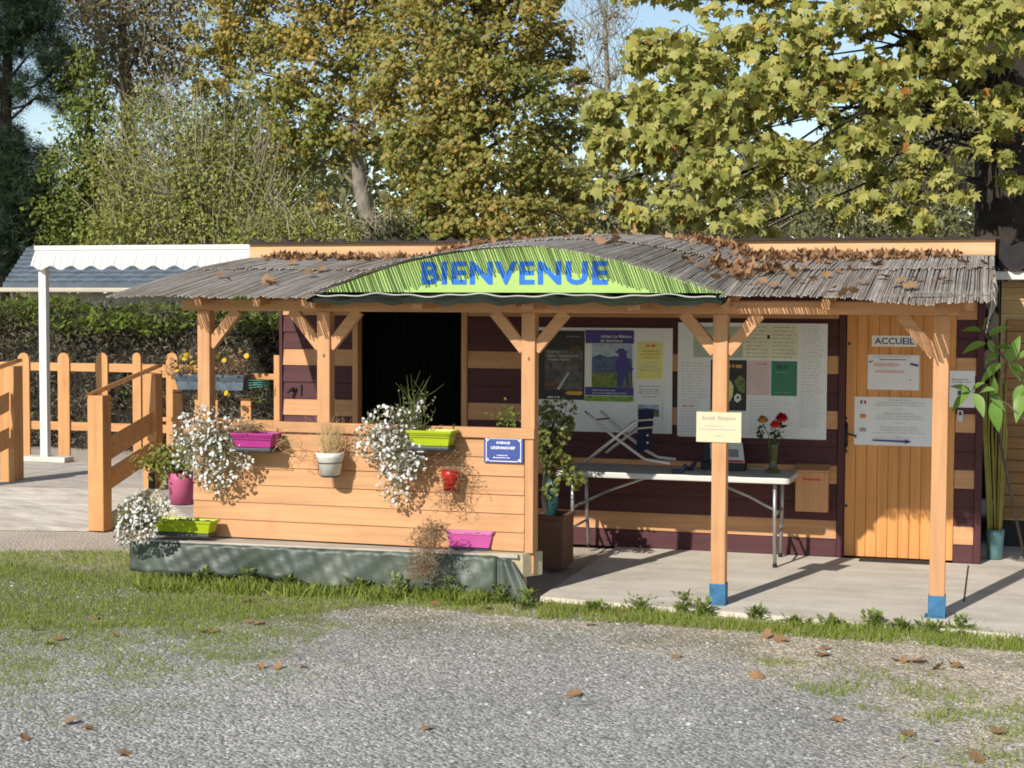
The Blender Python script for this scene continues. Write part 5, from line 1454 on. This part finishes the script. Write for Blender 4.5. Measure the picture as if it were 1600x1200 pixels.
cloud('green_sprays', P, unit(n) * .6 + np.array([.1, -.6, .25]), unit(n) * .5 + np.array([0, -.3, 1]), nrg.uniform(.07, .17, n), (tpl_spray()[0] * np.array([1, .5, 1]), tpl_spray()[1]), M['lf_hedge'], hg)

# ================================================================== SHED on the right, canes, pole, sapling
YS = 3.5
sx0 = PY(1562, 600, YS)[0]; sz1 = PY(1580, 440, YS)[2]; sz0 = PY(1580, 812, YS)[2]
sh = thing('wooden_shed', 'honey coloured board shed with a pale roof edge right of the cabin', 'shed', (sx0 + 1, YS + 1, 0))
m = MB(); k = 0; z = sz0; ph = .115
while z < sz1 - .01:
    zz = min(z + ph, sz1); m.hexa([(sx0, YS - .02, z), (sx0 + 2.6, YS - .02, z), (sx0 + 2.6, YS + .02, z), (sx0, YS + .02, z), (sx0, YS - .006, zz - .004), (sx0 + 2.6, YS - .006, zz - .004), (sx0 + 2.6, YS + .02, zz - .004), (sx0, YS + .02, zz - .004)]); z += ph
m.box(sx0, sx0 + 2.6, YS + .02, YS + .06, sz0, sz1); m.box(sx0, sx0 + .05, YS + .06, YS + 2.6, sz0, sz1); m.box(sx0 + 2.55, sx0 + 2.6, YS + .06, YS + 2.6, sz0, sz1); m.box(sx0, sx0 + 2.6, YS + 2.6, YS + 2.65, sz0, sz1)
m.build('wall', M['shed_x'], sh)
dz1 = PY(1580, 512, YS)[2]
m = MB(); z = sz0 + .02
while z < dz1: m.box(sx0 + .05, sx0 + 1.2, YS - .045, YS - .022, z, z + .098); z += .104
m.build('lower_panel', M['shed_dark_x'], sh, bevel=.006)  # panel of darker brown boards over the lower wall
a = PY(1560, 424, YS - .25); b = PY(1600, 437, YS - .25)
m = MB(); m.box(a[0] - .03, a[0] + 2.9, YS - .27, YS - .24, b[2], a[2]); m.build('eave_board', M['white_paint'], sh, bevel=.006)
m = MB(); xs = np.arange(a[0] - .05, a[0] + 2.95, .02); m.slab([[(x, y, z + .02 * math.cos(x * 2 * math.pi / .2)) for x in xs] for y, z in ((YS - .32, a[2] + .03), (YS + 2.8, a[2] + .35))], .01); m.build('roof_sheet', M['dark_tile'], sh)
m = MB(); m.box(sx0 + .05, sx0 + 2.5, YS + .1, YS + 2.5, 0, sz0 - .002); m.build('underside_shade', M['black_plastic'], sh)  # black box paints the shade in the gap under the shed
a = PY(1583, 483, YS)
c = PZ(1555, 873, 0)
bp, bx, bz, br = pot('teal pot of canes standing beside the cabin corner', 1555, 826, 873, 31, 24, c[1], M['teal'], None, rim=False, zbase=0)
cn = thing('cane_bundle', 'bundle of yellow green canes standing in the teal pot', 'canes', (bx, c[1], .03))
for k, (x0, x1, x2) in enumerate(((1548, 1540, 1541), (1551, 1544, 1548), (1556, 1550, 1552), (1558, 1562, 1558), (1560, 1568, 1572), (1553, 1556, 1563), (1562, 1572, 1568), (1546, 1537, 1536))):
    m = MB(); yk = c[1] + rnd.uniform(-.05, .05)
    m.tube([PY(x0, 860, yk), PY((x0 + x1) / 2, 760, yk), PY(x1, 680, yk), PY(x2, 600 - 10 * (k % 3), yk)], .011, 7); m.build('cane', M['cane'], cn, smooth=True)
m = MB(); m.tube([PY(1552, 632, 2.75), PY(1572, 735, 2.6), PZ(1601, 872, .02)], .013, 8)
tag(m.build('broom_pole', M['bark'], smooth=True), 'brown wooden pole leaning beside the teal pot of canes', 'pole')

YP = .35
sap = thing('sapling', 'young sapling with large fresh green leaves at the right edge', 'sapling', PZ(1650, 935, 0))
g = lambda x, y, dy=0: PY(x, y, YP + dy)
m = MB()
m.tube([PZ(1650, 935, -.02), g(1645, 760), g(1625, 660), g(1604, 600), g(1577, 568), g(1556, 545), g(1541, 525), g(1538, 512)], [.016, .014, .012, .010, .008, .006, .005, .003], 7)
m.tube([g(1640, 730), g(1610, 665, -.05), g(1575, 632, -.08), g(1545, 617, -.08), g(1517, 612, -.08)], [.010, .008, .006, .005, .003], 6)
m.build('stem', M['bark'], sap, smooth=True)
lv = [((1534, 517), (1507, 510)), ((1538, 515), (1538, 494)), ((1544, 525), (1566, 509)), ((1541, 536), (1507, 543)), ((1545, 530), (1553, 550)), ((1572, 567), (1592, 532)), ((1567, 567), (1533, 588)), ((1575, 570), (1604, 576)),
      ((1590, 562), (1606, 545)), ((1580, 572), (1597, 592)), ((1517, 612), (1490, 598)), ((1517, 612), (1486, 634)), ((1519, 611), (1531, 594)), ((1530, 614), (1548, 602)), ((1522, 614), (1536, 640)), ((1545, 617), (1570, 634)), ((1550, 620), (1558, 596)),
      ((1600, 600), (1582, 628)), ((1604, 610), (1586, 646)), ((1552, 625), (1560, 668)), ((1600, 640), (1612, 668)), ((1606, 600), (1626, 585)), ((1560, 552), (1542, 560)), ((1552, 546), (1571, 537))]
P, D, Nn, S = [], [], [], []
for (b, tip) in lv:
    dy = -.08 if b[1] > 590 and b[0] < 1590 else 0
    pb, pt = g(*b, dy), g(*tip, dy - rnd.uniform(.03, .12)); P.append(pb); D.append(pt - pb); S.append(np.linalg.norm(pt - pb) * rnd.uniform(.95, 1.2)); Nn.append(np.array([rnd.uniform(-.5, .5), -.75, .8]))
cloud('leaf_crown', P, np.array(D), np.array(Nn), np.array(S), tpl_long(), M['lf_sapling'], sap)

# ================================================================== TREES
def tree(name, label, cat, group, base, Y, trunk, blobs, leafn, size, tpl, lmat, bmat, seed, up=.5, clump=26, limb_r=.05, twigs=0, twig_mat=None, sun_bias=.4, limb_py=None, spread=.30):
    """trunk = [(px, py, radius m)] from the foot up on the plane Y; blobs = [(px, py, r px, depth offset m)]"""
    r = np.random.default_rng(seed)
    foot = PY(base, 560, Y); foot[2] = GZ - .1
    t = thing(name, label, cat, (foot[0], foot[1], GZ), group)
    m = MB(); tp = [PY(px, py, Y) for px, py, _ in trunk]; tr = [q[2] for q in trunk]
    m.tube([foot] + tp, [tr[0] * 1.25] + tr, 12)
    C, Rr = [], []
    for b in blobs:
        px, py, rp, dy = b; c = PY(px, py, Y + dy); e = PY(px + rp, py, Y + dy); C.append(c); Rr.append(e[0] - c[0])
    C, Rr = np.array(C), np.array(Rr)
    zmin_ = PY(base, limb_py, Y)[2] if limb_py else None
    for c, R_ in zip(C, Rr):
        # branch off the trunk below the clump
        hz = math.hypot(c[0] - tp[0][0], c[1] - tp[0][1]); zt_ = [p[2] for p in tp]
        zz = min(max(c[2] - .42 * hz * r.uniform(.7, 1.1), PY(base, r.uniform(limb_py - 170, limb_py + 70), Y)[2] if limb_py else zt_[0]), zt_[-1])
        s = np.array([np.interp(zz, zt_, [p[k] for p in tp]) for k in range(3)])
        mid = s + (c - s) * .5 + np.array([0, 0, .10 * np.linalg.norm(c - s)]) + r.normal(size=3) * .08
        m.tube([s, s + (mid - s) * .55, mid, c + r.normal(size=3) * R_ * .2], [limb_r, limb_r * .8, limb_r * .6, limb_r * .22], 6, cap=False)
        for k in range(5):
            d = unit(1)[0]; d[2] = abs(d[2]) * .6 - .1
            m.tube([c + (mid - c) * .25, c + d * R_ * .5, c + d * R_ * .95], [limb_r * .3, limb_r * .18, limb_r * .06], 4, cap=False)
    m.build('trunk', bmat, t, smooth=True)
    if twigs:
        B, Tp = [], []
        for k in range(twigs):
            i = r.choice(len(C), p=Rr / Rr.sum()); d = r.normal(size=3); d[2] = abs(d[2]) * 1.4 + .5; d /= np.linalg.norm(d)
            o = C[i] + r.normal(size=3) * Rr[i] * .45; B.append(o); Tp.append(o + d * Rr[i] * r.uniform(.5, 1.9))
        wisps('twigs', B, Tp, .010 * (1 if twigs > 200 else 1.3), twig_mat, t, .12, 4, seed, 3)
    if leafn:
        w = Rr ** 2; w /= w.sum(); P = []; O = []
        for i in range(len(C)):
            ni = int(leafn * w[i]); nc = max(3, ni // clump)
            d = r.normal(size=(nc, 3)); d /= np.linalg.norm(d, axis=1, keepdims=True)
            cc = C[i] + d * Rr[i] * (r.uniform(.25, 1, (nc, 1)) ** .5) * np.array([1, 1, .92])
            k = r.integers(0, nc, ni); off = r.normal(size=(ni, 3)) * Rr[i] * spread * np.array([1, 1, .6])
            P.append(cc[k] + off); O.append(d[k])
        P = np.concatenate(P); O = np.concatenate(O); n = len(P)
        keep = P[:, 2] > GZ + .1; P, O = P[keep], O[keep]; n = len(P)
        Nn = np.array([0, 0, 1.0]) * up + O * .35 + unit(n) * .55 + np.array([-.25, -.85, .45]) * sun_bias
        D = unit(n) + O * .5 + np.array([0, -.25, -.45])
        cloud('crown', P, D, Nn, size * r.uniform(.55, 1.3, n), tpl, M[lmat], t)
    return t
G = 'trees behind the cabin'
# big plane tree on the right
tree('plane_tree', 'large plane tree with big yellow green leaves and a thick dark trunk on the right', 'tree', G, 1585, 7.6,
     [(1582, 420, .42), (1578, 300, .38), (1574, 170, .36), (1566, 60, .30), (1560, -60, .24), (1550, -160, .18)],
     [(985, 215, 62, -2.0), (960, 160, 40, -1.6), (950, 300, 46, -2.2), (1010, 320, 44, -2.4), (1070, 300, 62, -2.5), (1060, 220, 70, -2.2), (1040, 130, 66, -1.8), (1000, 85, 40, -1.5), (1100, 60, 70, -1.2), (1120, 150, 80, -2.2), (1150, 240, 76, -2.6), (1150, 320, 50, -2.8), (1225, 90, 84, -1.5),
      (1230, 190, 76, -2.0), (1240, 285, 52, -2.4), (1320, 60, 84, -1.2), (1320, 190, 66, -1.6), (1330, 268, 38, -2.0), (1410, 50, 84, -1.0), (1400, 150, 64, -1.6), (1470, 110, 60, -.8), (1500, 40, 70, -1.4), (1560, 50, 62, -1.8), (1575, 150, 36, -1.6), (1490, 175, 34, -1.8), (1420, 232, 30, -1.6),
      (1100, -60, 80, -1), (1220, -70, 90, -1), (1350, -80, 90, -.8), (1480, -80, 90, -.6), (1600, -40, 90, -.2), (1650, 90, 80, .2), (1010, -10, 40, -1.2), (1390, 330, 26, -2.2), (1180, 355, 28, -2.4), (1080, 355, 30, -2.4), (1400, 275, 44, -2.0), (1460, 250, 36, -1.8), (1345, 325, 38, -2.2), (1440, 322, 30, -2.2), (1500, 300, 26, -2.0), (1525, 236, 26, -2.0), (1290, 330, 36, -2.4), (1555, 225, 40, -1.6), (1595, 270, 34, -1.5), (1530, 175, 40, -1.8), (1480, 290, 30, -2.0), (1420, 345, 26, -2.2), (1350, 240, 44, -2.2), (1590, 200, 40, -1.5)],
     12500, .155, tpl_maple(), 'lf_plane', M['bark_dark'], 101, up=.3, clump=26, limb_r=.026, sun_bias=.36, spread=.21, limb_py=230)
# golden plane trees
tree('autumn_tree', 'dense golden olive autumn tree standing behind the middle of the roof', 'tree', G, 720, 14,
     [(722, 250, .22), (726, 330, .22), (735, 230, .18), (742, 120, .13), (748, 0, .08)],
     [(640, 60, 70, 0), (720, 30, 80, -.5), (800, 50, 75, 0), (860, 90, 50, .4), (640, 160, 72, -.6), (720, 140, 80, -1), (800, 150, 78, -.8), (870, 190, 52, 0), (632, 240, 44, -.4), (670, 250, 74, -1.2), (760, 250, 80, -1.4), (850, 270, 64, -.6), (900, 300, 36, 0), (650, 320, 46, -.8), (700, 340, 62, -1.4), (790, 345, 70, -1.6), (870, 350, 52, -1), (740, -60, 90, 0), (840, -30, 60, .3), (640, -40, 70, .3), (910, 130, 26, .3)],
     36000, .10, tpl_maple(), 'lf_olive', M['bark'], 102, clump=52, limb_r=.05, spread=.175, sun_bias=.4)
tree('autumn_tree', 'golden autumn tree with a pale forked trunk behind the left roof end', 'tree', G, 582, 15.5,
     [(583, 400, .17), (574, 340, .15), (562, 290, .13), (556, 230, .10), (552, 140, .08), (548, 20, .05)],
     [(470, 30, 66, 0), (550, 20, 60, .3), (390, 50, 60, .3), (340, 60, 44, .5), (420, 120, 56, 0), (500, 110, 62, -.3), (570, 110, 54, 0), (470, 190, 52, -.2), (545, 190, 54, -.2), (596, 240, 30, .4), (505, 250, 36, 0), (455, 240, 34, .2), (505, 320, 26, -.2), (630, 330, 26, 0), (470, -50, 80, 0), (370, -30, 60, 0), (570, -50, 60, 0), (330, 110, 40, .4)],
     19000, .098, tpl_maple(), 'lf_gold', M['bark_pale'], 103, clump=40, limb_r=.04, spread=.17, sun_bias=.4)
# twiggy brown tree upper left, pale willow, green tree, pine
tree('twiggy_tree', 'grey brown half bare tree rising at the upper left', 'tree', G, 200, 20,
     [(215, 400, .20), (205, 250, .17), (195, 130, .12), (190, 30, .08)],
     [(150, 60, 60, 0), (230, 30, 62, 0), (200, 110, 60, -.5), (280, 70, 50, .3), (260, 130, 44, 0), (140, 10, 44, 0), (200, -50, 70, 0), (300, -20, 50, 0), (130, 110, 36, 0)],
     8000, .12, tpl_rhomb(), 'lf_brown', M['bark'], 104, clump=12, limb_r=.06, twigs=420, twig_mat=M['twig'], spread=.4)
tree('willow_bush', 'tall pale bushy willow with upright bare shoots behind the carport', 'tree', G, 330, 16.2,
     [(330, 420, .10), (325, 360, .08), (310, 300, .05), (300, 240, .03)],
     [(190, 250, 50, 0), (250, 215, 56, .3), (320, 210, 56, 0), (400, 230, 56, .2), (460, 270, 44, 0), (210, 320, 52, -.3), (280, 290, 60, -.5), (350, 290, 60, -.5), (430, 320, 56, -.3), (490, 345, 30, 0), (180, 370, 44, -.5), (260, 365, 50, -.6), (340, 365, 54, -.6), (420, 370, 50, -.5), (490, 378, 34, -.3), (230, 160, 30, 0), (350, 160, 30, .2)],
     26000, .075, tpl_rhomb(), 'lf_willow', M['bark_pale'], 105, clump=12, limb_r=.024, twigs=620, twig_mat=M['twig'], spread=.36)
wb = [o for o in bpy.data.objects if o.name.startswith('willow_bush')][0]
B, Tp = [], []
for k in range(95):
    u = rnd.uniform(-1, 1); yk = 16.2 + rnd.uniform(-.9, .2); B.append(PY(320 + u * 90, 385, yk)); Tp.append(PY(320 + u * 200 + rnd.gauss(0, 22), rnd.uniform(95, 230) + 70 * abs(u) ** 2, yk + rnd.uniform(-.4, .4)))
wisps('shoots', B, Tp, .020, M['twig'], wb, .035, 6, 77, 5)
tree('green_tree', 'mid green leafy tree between the pine and the pale willow', 'tree', G, 140, 16.8,
     [(140, 420, .14), (140, 300, .11), (138, 180, .07)],
     [(130, 140, 34, 0), (140, 200, 40, -.2), (120, 260, 44, -.2), (160, 290, 40, 0), (110, 330, 44, -.3), (160, 360, 40, -.4), (100, 390, 40, -.3), (128, 100, 22, .2)],
     7500, .12, tpl_oval(), 'lf_green', M['bark'], 106, clump=16, limb_r=.04, spread=.3)
tree('pine_tree', 'dark blue green pine at the far left edge', 'tree', G, 5, 17,
     [(2, 420, .15), (6, 250, .13), (12, 100, .10), (20, -40, .06)],
     [(20, 20, 46, 0), (60, 30, 40, 0), (12, 66, 22, -.3), (80, 75, 26, -.2), (40, 130, 16, -.3), (92, 110, 26, 0), (104, 150, 22, 0), (66, 138, 14, -.2), (4, 205, 24, .2), (15, 240, 34, -.3), (10, 280, 42, -.4), (45, 300, 40, -.4), (20, 340, 46, -.5), (70, 340, 36, -.2), (10, 390, 46, -.4), (60, 380, 40, -.3), (-40, 120, 60, 0), (-50, 260, 60, 0), (30, -50, 60, 0), (75, 255, 20, 0)],
     19000, .19, tpl_needle(), 'lf_pine', M['bark_dark'], 107, clump=26, limb_r=.035, spread=.27, up=.2)
tree('bare_tree', 'bare grey twigged tree seen against the sky between the autumn tree and the plane tree', 'tree', G, 960, 24,
     [(965, 420, .13), (958, 280, .10), (950, 150, .07), (945, 20, .04)],
     [(930, 60, 44, 0), (960, 120, 44, 0), (940, 200, 40, 0), (960, 30, 36, 0), (920, 130, 30, 0), (930, -20, 40, 0)],
     260, .11, tpl_rhomb(), 'lf_brown', M['bark_pale'], 108, limb_r=.05, twigs=420, twig_mat=M['twig'], spread=.4)
# bushes behind
GBsh = 'bushes behind the cabin'
def bush(label, px, Y, blobs, n, size, mat, seed, tpl=None, twigs=120):
    return tree('bush', label, 'bush', GBsh, px, Y, [(px, 440, .06), (px + 4, 380, .04)], blobs, n, size, tpl or tpl_oval(), mat, M['bark'], seed, clump=16, limb_r=.025, twigs=twigs, twig_mat=M['twig'], spread=.32)
bush('dull olive bush behind the right half of the roof beside the thick trunk', 1420, 13, [(1290, 350, 50, 0), (1360, 330, 56, 0), (1440, 310, 60, 0), (1500, 270, 56, .3), (1490, 350, 50, -.4), (1400, 370, 46, -.4), (1520, 210, 40, .3), (1310, 300, 40, .3), (1400, 230, 60, .6), (1340, 210, 50, .8), (1460, 180, 56, .8)], 10500, .085, 'lf_dull', 121)
bush('dull olive bush behind the roof under the left plane branches', 1130, 14, [(1000, 350, 44, 0), (1070, 355, 46, -.2), (1140, 350, 50, 0), (1210, 350, 50, 0), (960, 360, 36, 0), (1100, 300, 46, .5), (1190, 300, 46, .5)], 5200, .085, 'lf_dull', 122)
bush('yellow green bush behind the left end of the fascia', 480, 13.2, [(430, 360, 34, 0), (480, 365, 36, 0), (530, 365, 36, 0), (390, 370, 30, 0), (570, 375, 26, 0)], 3000, .07, 'lf_willow', 123)
bush('dark green bush at the foot of the golden autumn trees', 640, 12.5, [(590, 380, 30, 0), (640, 375, 34, 0), (690, 378, 34, 0), (615, 360, 24, .2)], 2400, .085, 'lf_dark', 124)
bush('low dark bush left of the tiled roof at the photo edge', 20, 28, [(-20, 420, 40, 0), (20, 400, 40, 0), (70, 385, 36, .3), (110, 395, 30, .4), (-30, 370, 50, .3)], 2600, .10, 'lf_dark', 125)
bush('mid green bush behind the tiled roof', 170, 27, [(130, 375, 40, 0), (200, 375, 40, 0), (270, 375, 40, 0), (340, 370, 40, 0), (400, 372, 40, 0)], 3600, .12, 'lf_green', 126)
# far wood that reads as one mass
nW = 30000
Yw = nrg.uniform(34, 44, nW); pxs = nrg.uniform(-250, 1850, nW)
top = 150 - 70 * np.clip((pxs - 1230) / 150, 0, 1) + 46 * np.sin(pxs / 97) + 30 * np.sin(pxs / 41 + 2) + 16 * np.sin(pxs / 17)
gap = 75 * np.exp(-((pxs - 935) / 60) ** 2) + 130 * np.exp(-((pxs - 40) / 70) ** 2)
top = top + gap + 60
pys = top + (470 - top) * nrg.random(nW) ** .9
P = np.array([PY(a, b, c) for a, b, c in zip(pxs, pys, Yw)])
tag(cloud('far_wood', P, unit(nW), unit(nW) + np.array([-.1, -.5, .4]), nrg.uniform(.22, .5, nW), tpl_oval(), M['lf_dull']), 'olive green wood closing the view far behind the trees', 'wood', kind='stuff')

# ================================================================== GROUND COVER
def ground_pts(n, poly):   # random ground points inside a polygon given in photo coordinates on the ground plane
    q = [PZ(px, py, GZ) for px, py in poly]; xs = [p[0] for p in q]; ys = [p[1] for p in q]; out = []
    while len(out) < n:
        x = nrg.uniform(min(xs), max(xs), 4 * n); y = nrg.uniform(min(ys), max(ys), 4 * n)
        ins = np.zeros(len(x), bool); j = len(q) - 1
        for i in range(len(q)):
            c = ((ys[i] > y) != (ys[j] > y)) & (x < (xs[j] - xs[i]) * (y - ys[i]) / (ys[j] - ys[i] + 1e-12) + xs[i]); ins ^= c; j = i
        out += list(np.stack([x[ins], y[ins]], 1))
    return np.array(out[:n])
def vnoise(p, s):
    return (np.sin(p[:, 0] * s * 1.3 + np.sin(p[:, 1] * s * .9) * 1.7) * np.sin(p[:, 1] * s * 1.7 + np.sin(p[:, 0] * s * 1.1 + 1) * 1.5) + .5 * np.sin(p[:, 0] * s * 3.1 + 2 + p[:, 1] * s * 2.3) * np.sin(p[:, 1] * s * 3.7 - p[:, 0] * s)) / 1.5
blades = []
def add_grass(n, poly, thr, s=2.2, hmin=.025, hmax=.06):
    p = ground_pts(n, poly); k = vnoise(p, s) + nrg.normal(0, .42, n) > thr
    p = p[k]; blades.append((p, nrg.uniform(hmin, hmax, len(p))))
add_grass(34000, [(-60, 862), (190, 862), (300, 905), (520, 915), (700, 928), (860, 948), (840, 968), (600, 945), (480, 960), (300, 980), (-60, 985)], -.55, 2.4, .02, .052)
add_grass(26000, [(-60, 940), (480, 930), (520, 985), (430, 1030), (240, 1060), (-60, 1075)], -.12, 2.6, .018, .042)
add_grass(9000, [(-60, 1000), (300, 1020), (500, 1000), (520, 1060), (200, 1120), (-60, 1130)], .4, 3.4, .015, .035)
add_grass(12000, [(840, 945), (1000, 955), (1200, 978), (1480, 985), (1600, 1000), (1900, 1030), (1900, 1060), (1600, 1020), (1300, 1000), (1000, 975), (840, 968)], -.35, 4.0, .025, .075)
add_grass(13000, [(1180, 1030), (1400, 1040), (1640, 1100), (1640, 1220), (1440, 1220), (1380, 1120), (1240, 1080)], .45, 4.3, .02, .05)
add_grass(16000, [(-60, 960), (420, 955), (560, 975), (470, 1035), (250, 1075), (-60, 1090)], .25, 4.2, .014, .034)
add_grass(9000, [(-60, 1040), (420, 1020), (620, 985), (560, 1060), (300, 1130), (-60, 1150)], .62, 5.5, .012, .03)
add_grass(9000, [(215, 906), (500, 917), (760, 934), (760, 950), (500, 936), (215, 926)], -.15, 4.5, .04, .125)
add_grass(7000, [(700, 960), (1500, 1010), (1500, 1110), (900, 1100), (560, 1050), (600, 960)], .85, 5.0, .012, .035)
add_grass(4500, [(520, 905), (830, 925), (830, 945), (520, 930)], -.3, 3, .05, .11)
p = np.concatenate([b[0] for b in blades]); h = np.concatenate([b[1] for b in blades]); n = len(p)
P = np.stack([p[:, 0], p[:, 1], np.full(n, GZ - .004)], 1)
bl = (tpl_blade()[0] * np.array([1, 1.7, 1]), tpl_blade()[1])
tag(cloud('grass', P, np.stack([nrg.normal(0, .45, n), nrg.normal(0, .45, n), np.ones(n)], 1), np.stack([nrg.normal(size=n), nrg.normal(size=n) - .6, np.full(n, .3)], 1), h * 1.1, bl, M['grass']), 'patchy short grass growing through the gravel', 'grass', kind='stuff')

# loose chippings
nS = 42000
p = np.stack([nrg.uniform(-9, 2.0, nS), -5.4 + 5.0 * nrg.random(nS), np.full(nS, GZ)], 1)
tv = np.array([(1, 0, 0), (-.9, .2, 0), (.1, .8, 0), (0, -.8, 0), (.1, .1, .55)]); tf = [(0, 2, 4), (2, 1, 4), (1, 3, 4), (3, 0, 4)]
d = unit(nS); d[:, 2] *= .2; up = unit(nS) * .35 + np.array([0, 0, 1])
tag(cloud('loose_chippings', p, d, up, nrg.gamma(3.0, .0018, nS) + .003, (tv, tf), M['stone']), 'loose grey and white stone chippings over the gravel', 'chippings', kind='stuff')

# weeds along the slab edge
wk = 0
for (px, py, r, hgt, lab) in ((1000, 950, 26, .10, 'tallest'), (1068, 953, 20, .14, ''), (1100, 958, 16, .10, ''), (1180, 962, 18, .08, ''), (1300, 975, 24, .06, ''), (1366, 977, 20, .10, ''), (1408, 982, 22, .07, ''), (1500, 985, 22, .11, ''), (820, 945, 24, .12, ''), (780, 938, 18, .14, ''), (660, 925, 22, .10, ''), (930, 952, 18, .06, ''), (1240, 972, 18, .05, ''), (1455, 984, 16, .06, ''), (320, 914, 20, .13, ''), (385, 917, 18, .15, ''), (450, 920, 20, .11, ''), (560, 926, 22, .12, ''), (620, 930, 24, .16, ''), (700, 936, 22, .18, '')):
    c = PZ(px, py + 5, GZ); R_ = r / 215
    t = thing('weed', 'leafy green weed growing in the gravel along the slab and deck edge', 'weed', c, 'weeds along the slab edge')
    n = 130; R_ *= rnd.uniform(1.0, 1.7)
    a = nrg.uniform(0, 2 * math.pi, n); q = np.abs(nrg.normal(0, .42, n)) * R_; el = nrg.uniform(.2, 1.4, n)
    P = np.stack([c[0] + q * np.cos(a), c[1] + q * np.sin(a) * .6, GZ + nrg.random(n) ** 1.5 * hgt], 1)
    D = np.stack([np.cos(a) * np.cos(el), np.sin(a) * np.cos(el), np.sin(el)], 1)
    cloud('leaves', P, D, np.array([0, 0, 1]) + unit(n) * .3 - D * .1, nrg.uniform(.018, .06, n), tpl_long() if wk % 3 == 0 else (tpl_oval() if wk % 3 == 1 else tpl_rhomb()), M['weed'], t); wk += 1
    wisps('stems', [c] * 10, P[:10] + np.array([0, 0, .02]), .003, M['twig_green'], t, .08, 3, int(px))

# dead leaves: a few curled shapes, copied one by one
DL = []
def curled(seed):
    r = random.Random(seed); v, f = tpl_maple(); k1, k2 = r.uniform(.2, .9), r.uniform(-.5, .6); out = []
    for (x, y, z) in v: out.append((x, y, z * .2 + k1 * y * y * 1.2 + k2 * x * x + .08 * math.sin(7 * x + seed) * y))
    return out, f
def dead_leaf(p, s, seed, label, group, tilt=.4):
    k = seed % 7
    if len(DL) <= k:
        v, f = curled(seed * 3 + 1); me = bpy.data.meshes.new('dead_leaf'); me.from_pydata([tuple(c * .12 for c in q) for q in v], [], f); me.materials.append(M['dead_leaf']); DL.append(me)
    o = bpy.data.objects.new('dead_leaf', DL[k % len(DL)]); COL.objects.link(o); o.location = [float(c) for c in p]
    o.scale = (s, s, s); o.rotation_euler = (rnd.gauss(0, tilt), rnd.gauss(0, tilt), rnd.uniform(0, 6.28))
    md = None
    return tag(o, label, 'leaf', group)
gl = [(225, 880), (252, 888), (243, 893), (207, 884), (250, 915), (282, 918), (52, 986), (95, 1001), (82, 1008), (150, 968), (316, 990), (331, 990), (345, 938), (385, 942), (390, 974), (405, 976), (178, 995), (406, 1044), (432, 1045), (470, 1044), (108, 1132), (38, 1158), (192, 1180), (135, 1140), (612, 912), (680, 947), (760, 953), (815, 954), (852, 948), (866, 947), (920, 963), (924, 978), (1003, 978), (975, 956), (1195, 996), (1216, 1003), (1227, 1004), (1290, 1014), (1285, 1024), (1398, 1034), (1412, 1036), (1433, 1035), (1463, 1047), (1488, 1040), (1500, 1043), (1056, 1028), (900, 1087), (1415, 1148), (1558, 1148), (1530, 1190), (1185, 1060), (1304, 1126), (668, 1140)]
for i, (px, py) in enumerate(gl):
    p = PZ(px, py, GZ); p[2] += .015
    dead_leaf(p, rnd.uniform(.6, 1.15), i, 'dry brown plane leaf lying on the gravel or grass', 'dry leaves lying on the ground', .25)
# litter blown against the fascia
L = []
for (xa, xb, n, k) in ((-6.0, -3.95, 150, .2), (-2.2, .05, 250, .22), (-1.75, -.55, 60, .5), (-3.95, -2.2, 12, .3)):
    for _ in range(n):
        x = rnd.uniform(xa, xb); Y = YB - abs(rnd.gauss(0, k)) - .02; L.append((x, Y, roof_z(x, Y) + .02 + rnd.uniform(.0, .022) * (1 if YB - Y < .3 else .25)))
for _ in range(45):
    x = rnd.gauss(-1.5, .16); Y = rnd.gauss(.75, .22); L.append((x, Y, roof_z(x, Y) + .02 + rnd.uniform(0, .03)))
L = np.array(L); n = len(L)
tm, tf = tpl_maple(); tm = tm.copy(); _rr = np.maximum(np.hypot(tm[:, 0], tm[:, 1]), 1e-6); tm[:, :2] *= ((.30 + .5 * _rr) / _rr * (_rr > .01))[:, None]; tm[:, 2] = tm[:, 1] ** 2 * 1.6 - tm[:, 0] ** 2 * .7 + .16 * np.sin(tm[:, 0] * 11 + tm[:, 1] * 7)
tag(cloud('leaf_litter', L, unit(n) * np.array([1, 1, .15]), unit(n) * .5 + np.array([0, -.1, 1]), nrg.uniform(.05, .105, n), (tm, tf), M['dead_leaf']), 'drift of dead brown leaves against the fascia on the reed roof', 'leaf litter', kind='stuff')
for i, (px, py) in enumerate(((345, 432), (352, 436), (415, 440), (425, 443), (480, 425), (488, 430), (500, 422), (455, 414), (940, 377), (957, 378), (962, 374), (946, 372), (1095, 416), (1128, 411), (1140, 414), (1118, 433), (1408, 440), (1402, 446), (1420, 450), (1434, 437), (1470, 440), (1478, 436), (1382, 433), (1300, 452), (1318, 460), (1345, 442), (1335, 455), (1250, 440), (1238, 432), (1225, 424), (1270, 436), (1290, 430), (1212, 447), (1190, 440), (1175, 448), (1505, 412), (1540, 412), (1155, 437), (1165, 428), (1260, 420))):
    # walk along the sight line until it meets the roof
    hit = None
    for Y in np.arange(-.3, 2.08, .01):
        p = PY(px, py, Y)
        if p[2] <= roof_z(p[0], Y) + .025: hit = p; break
    if hit is None: continue
    hit[2] += .012
    dead_leaf(hit, rnd.uniform(.8, 1.25), i, 'dry brown plane leaf lying loose on the grey reed roof', 'dry leaves lying on the roof', .35)
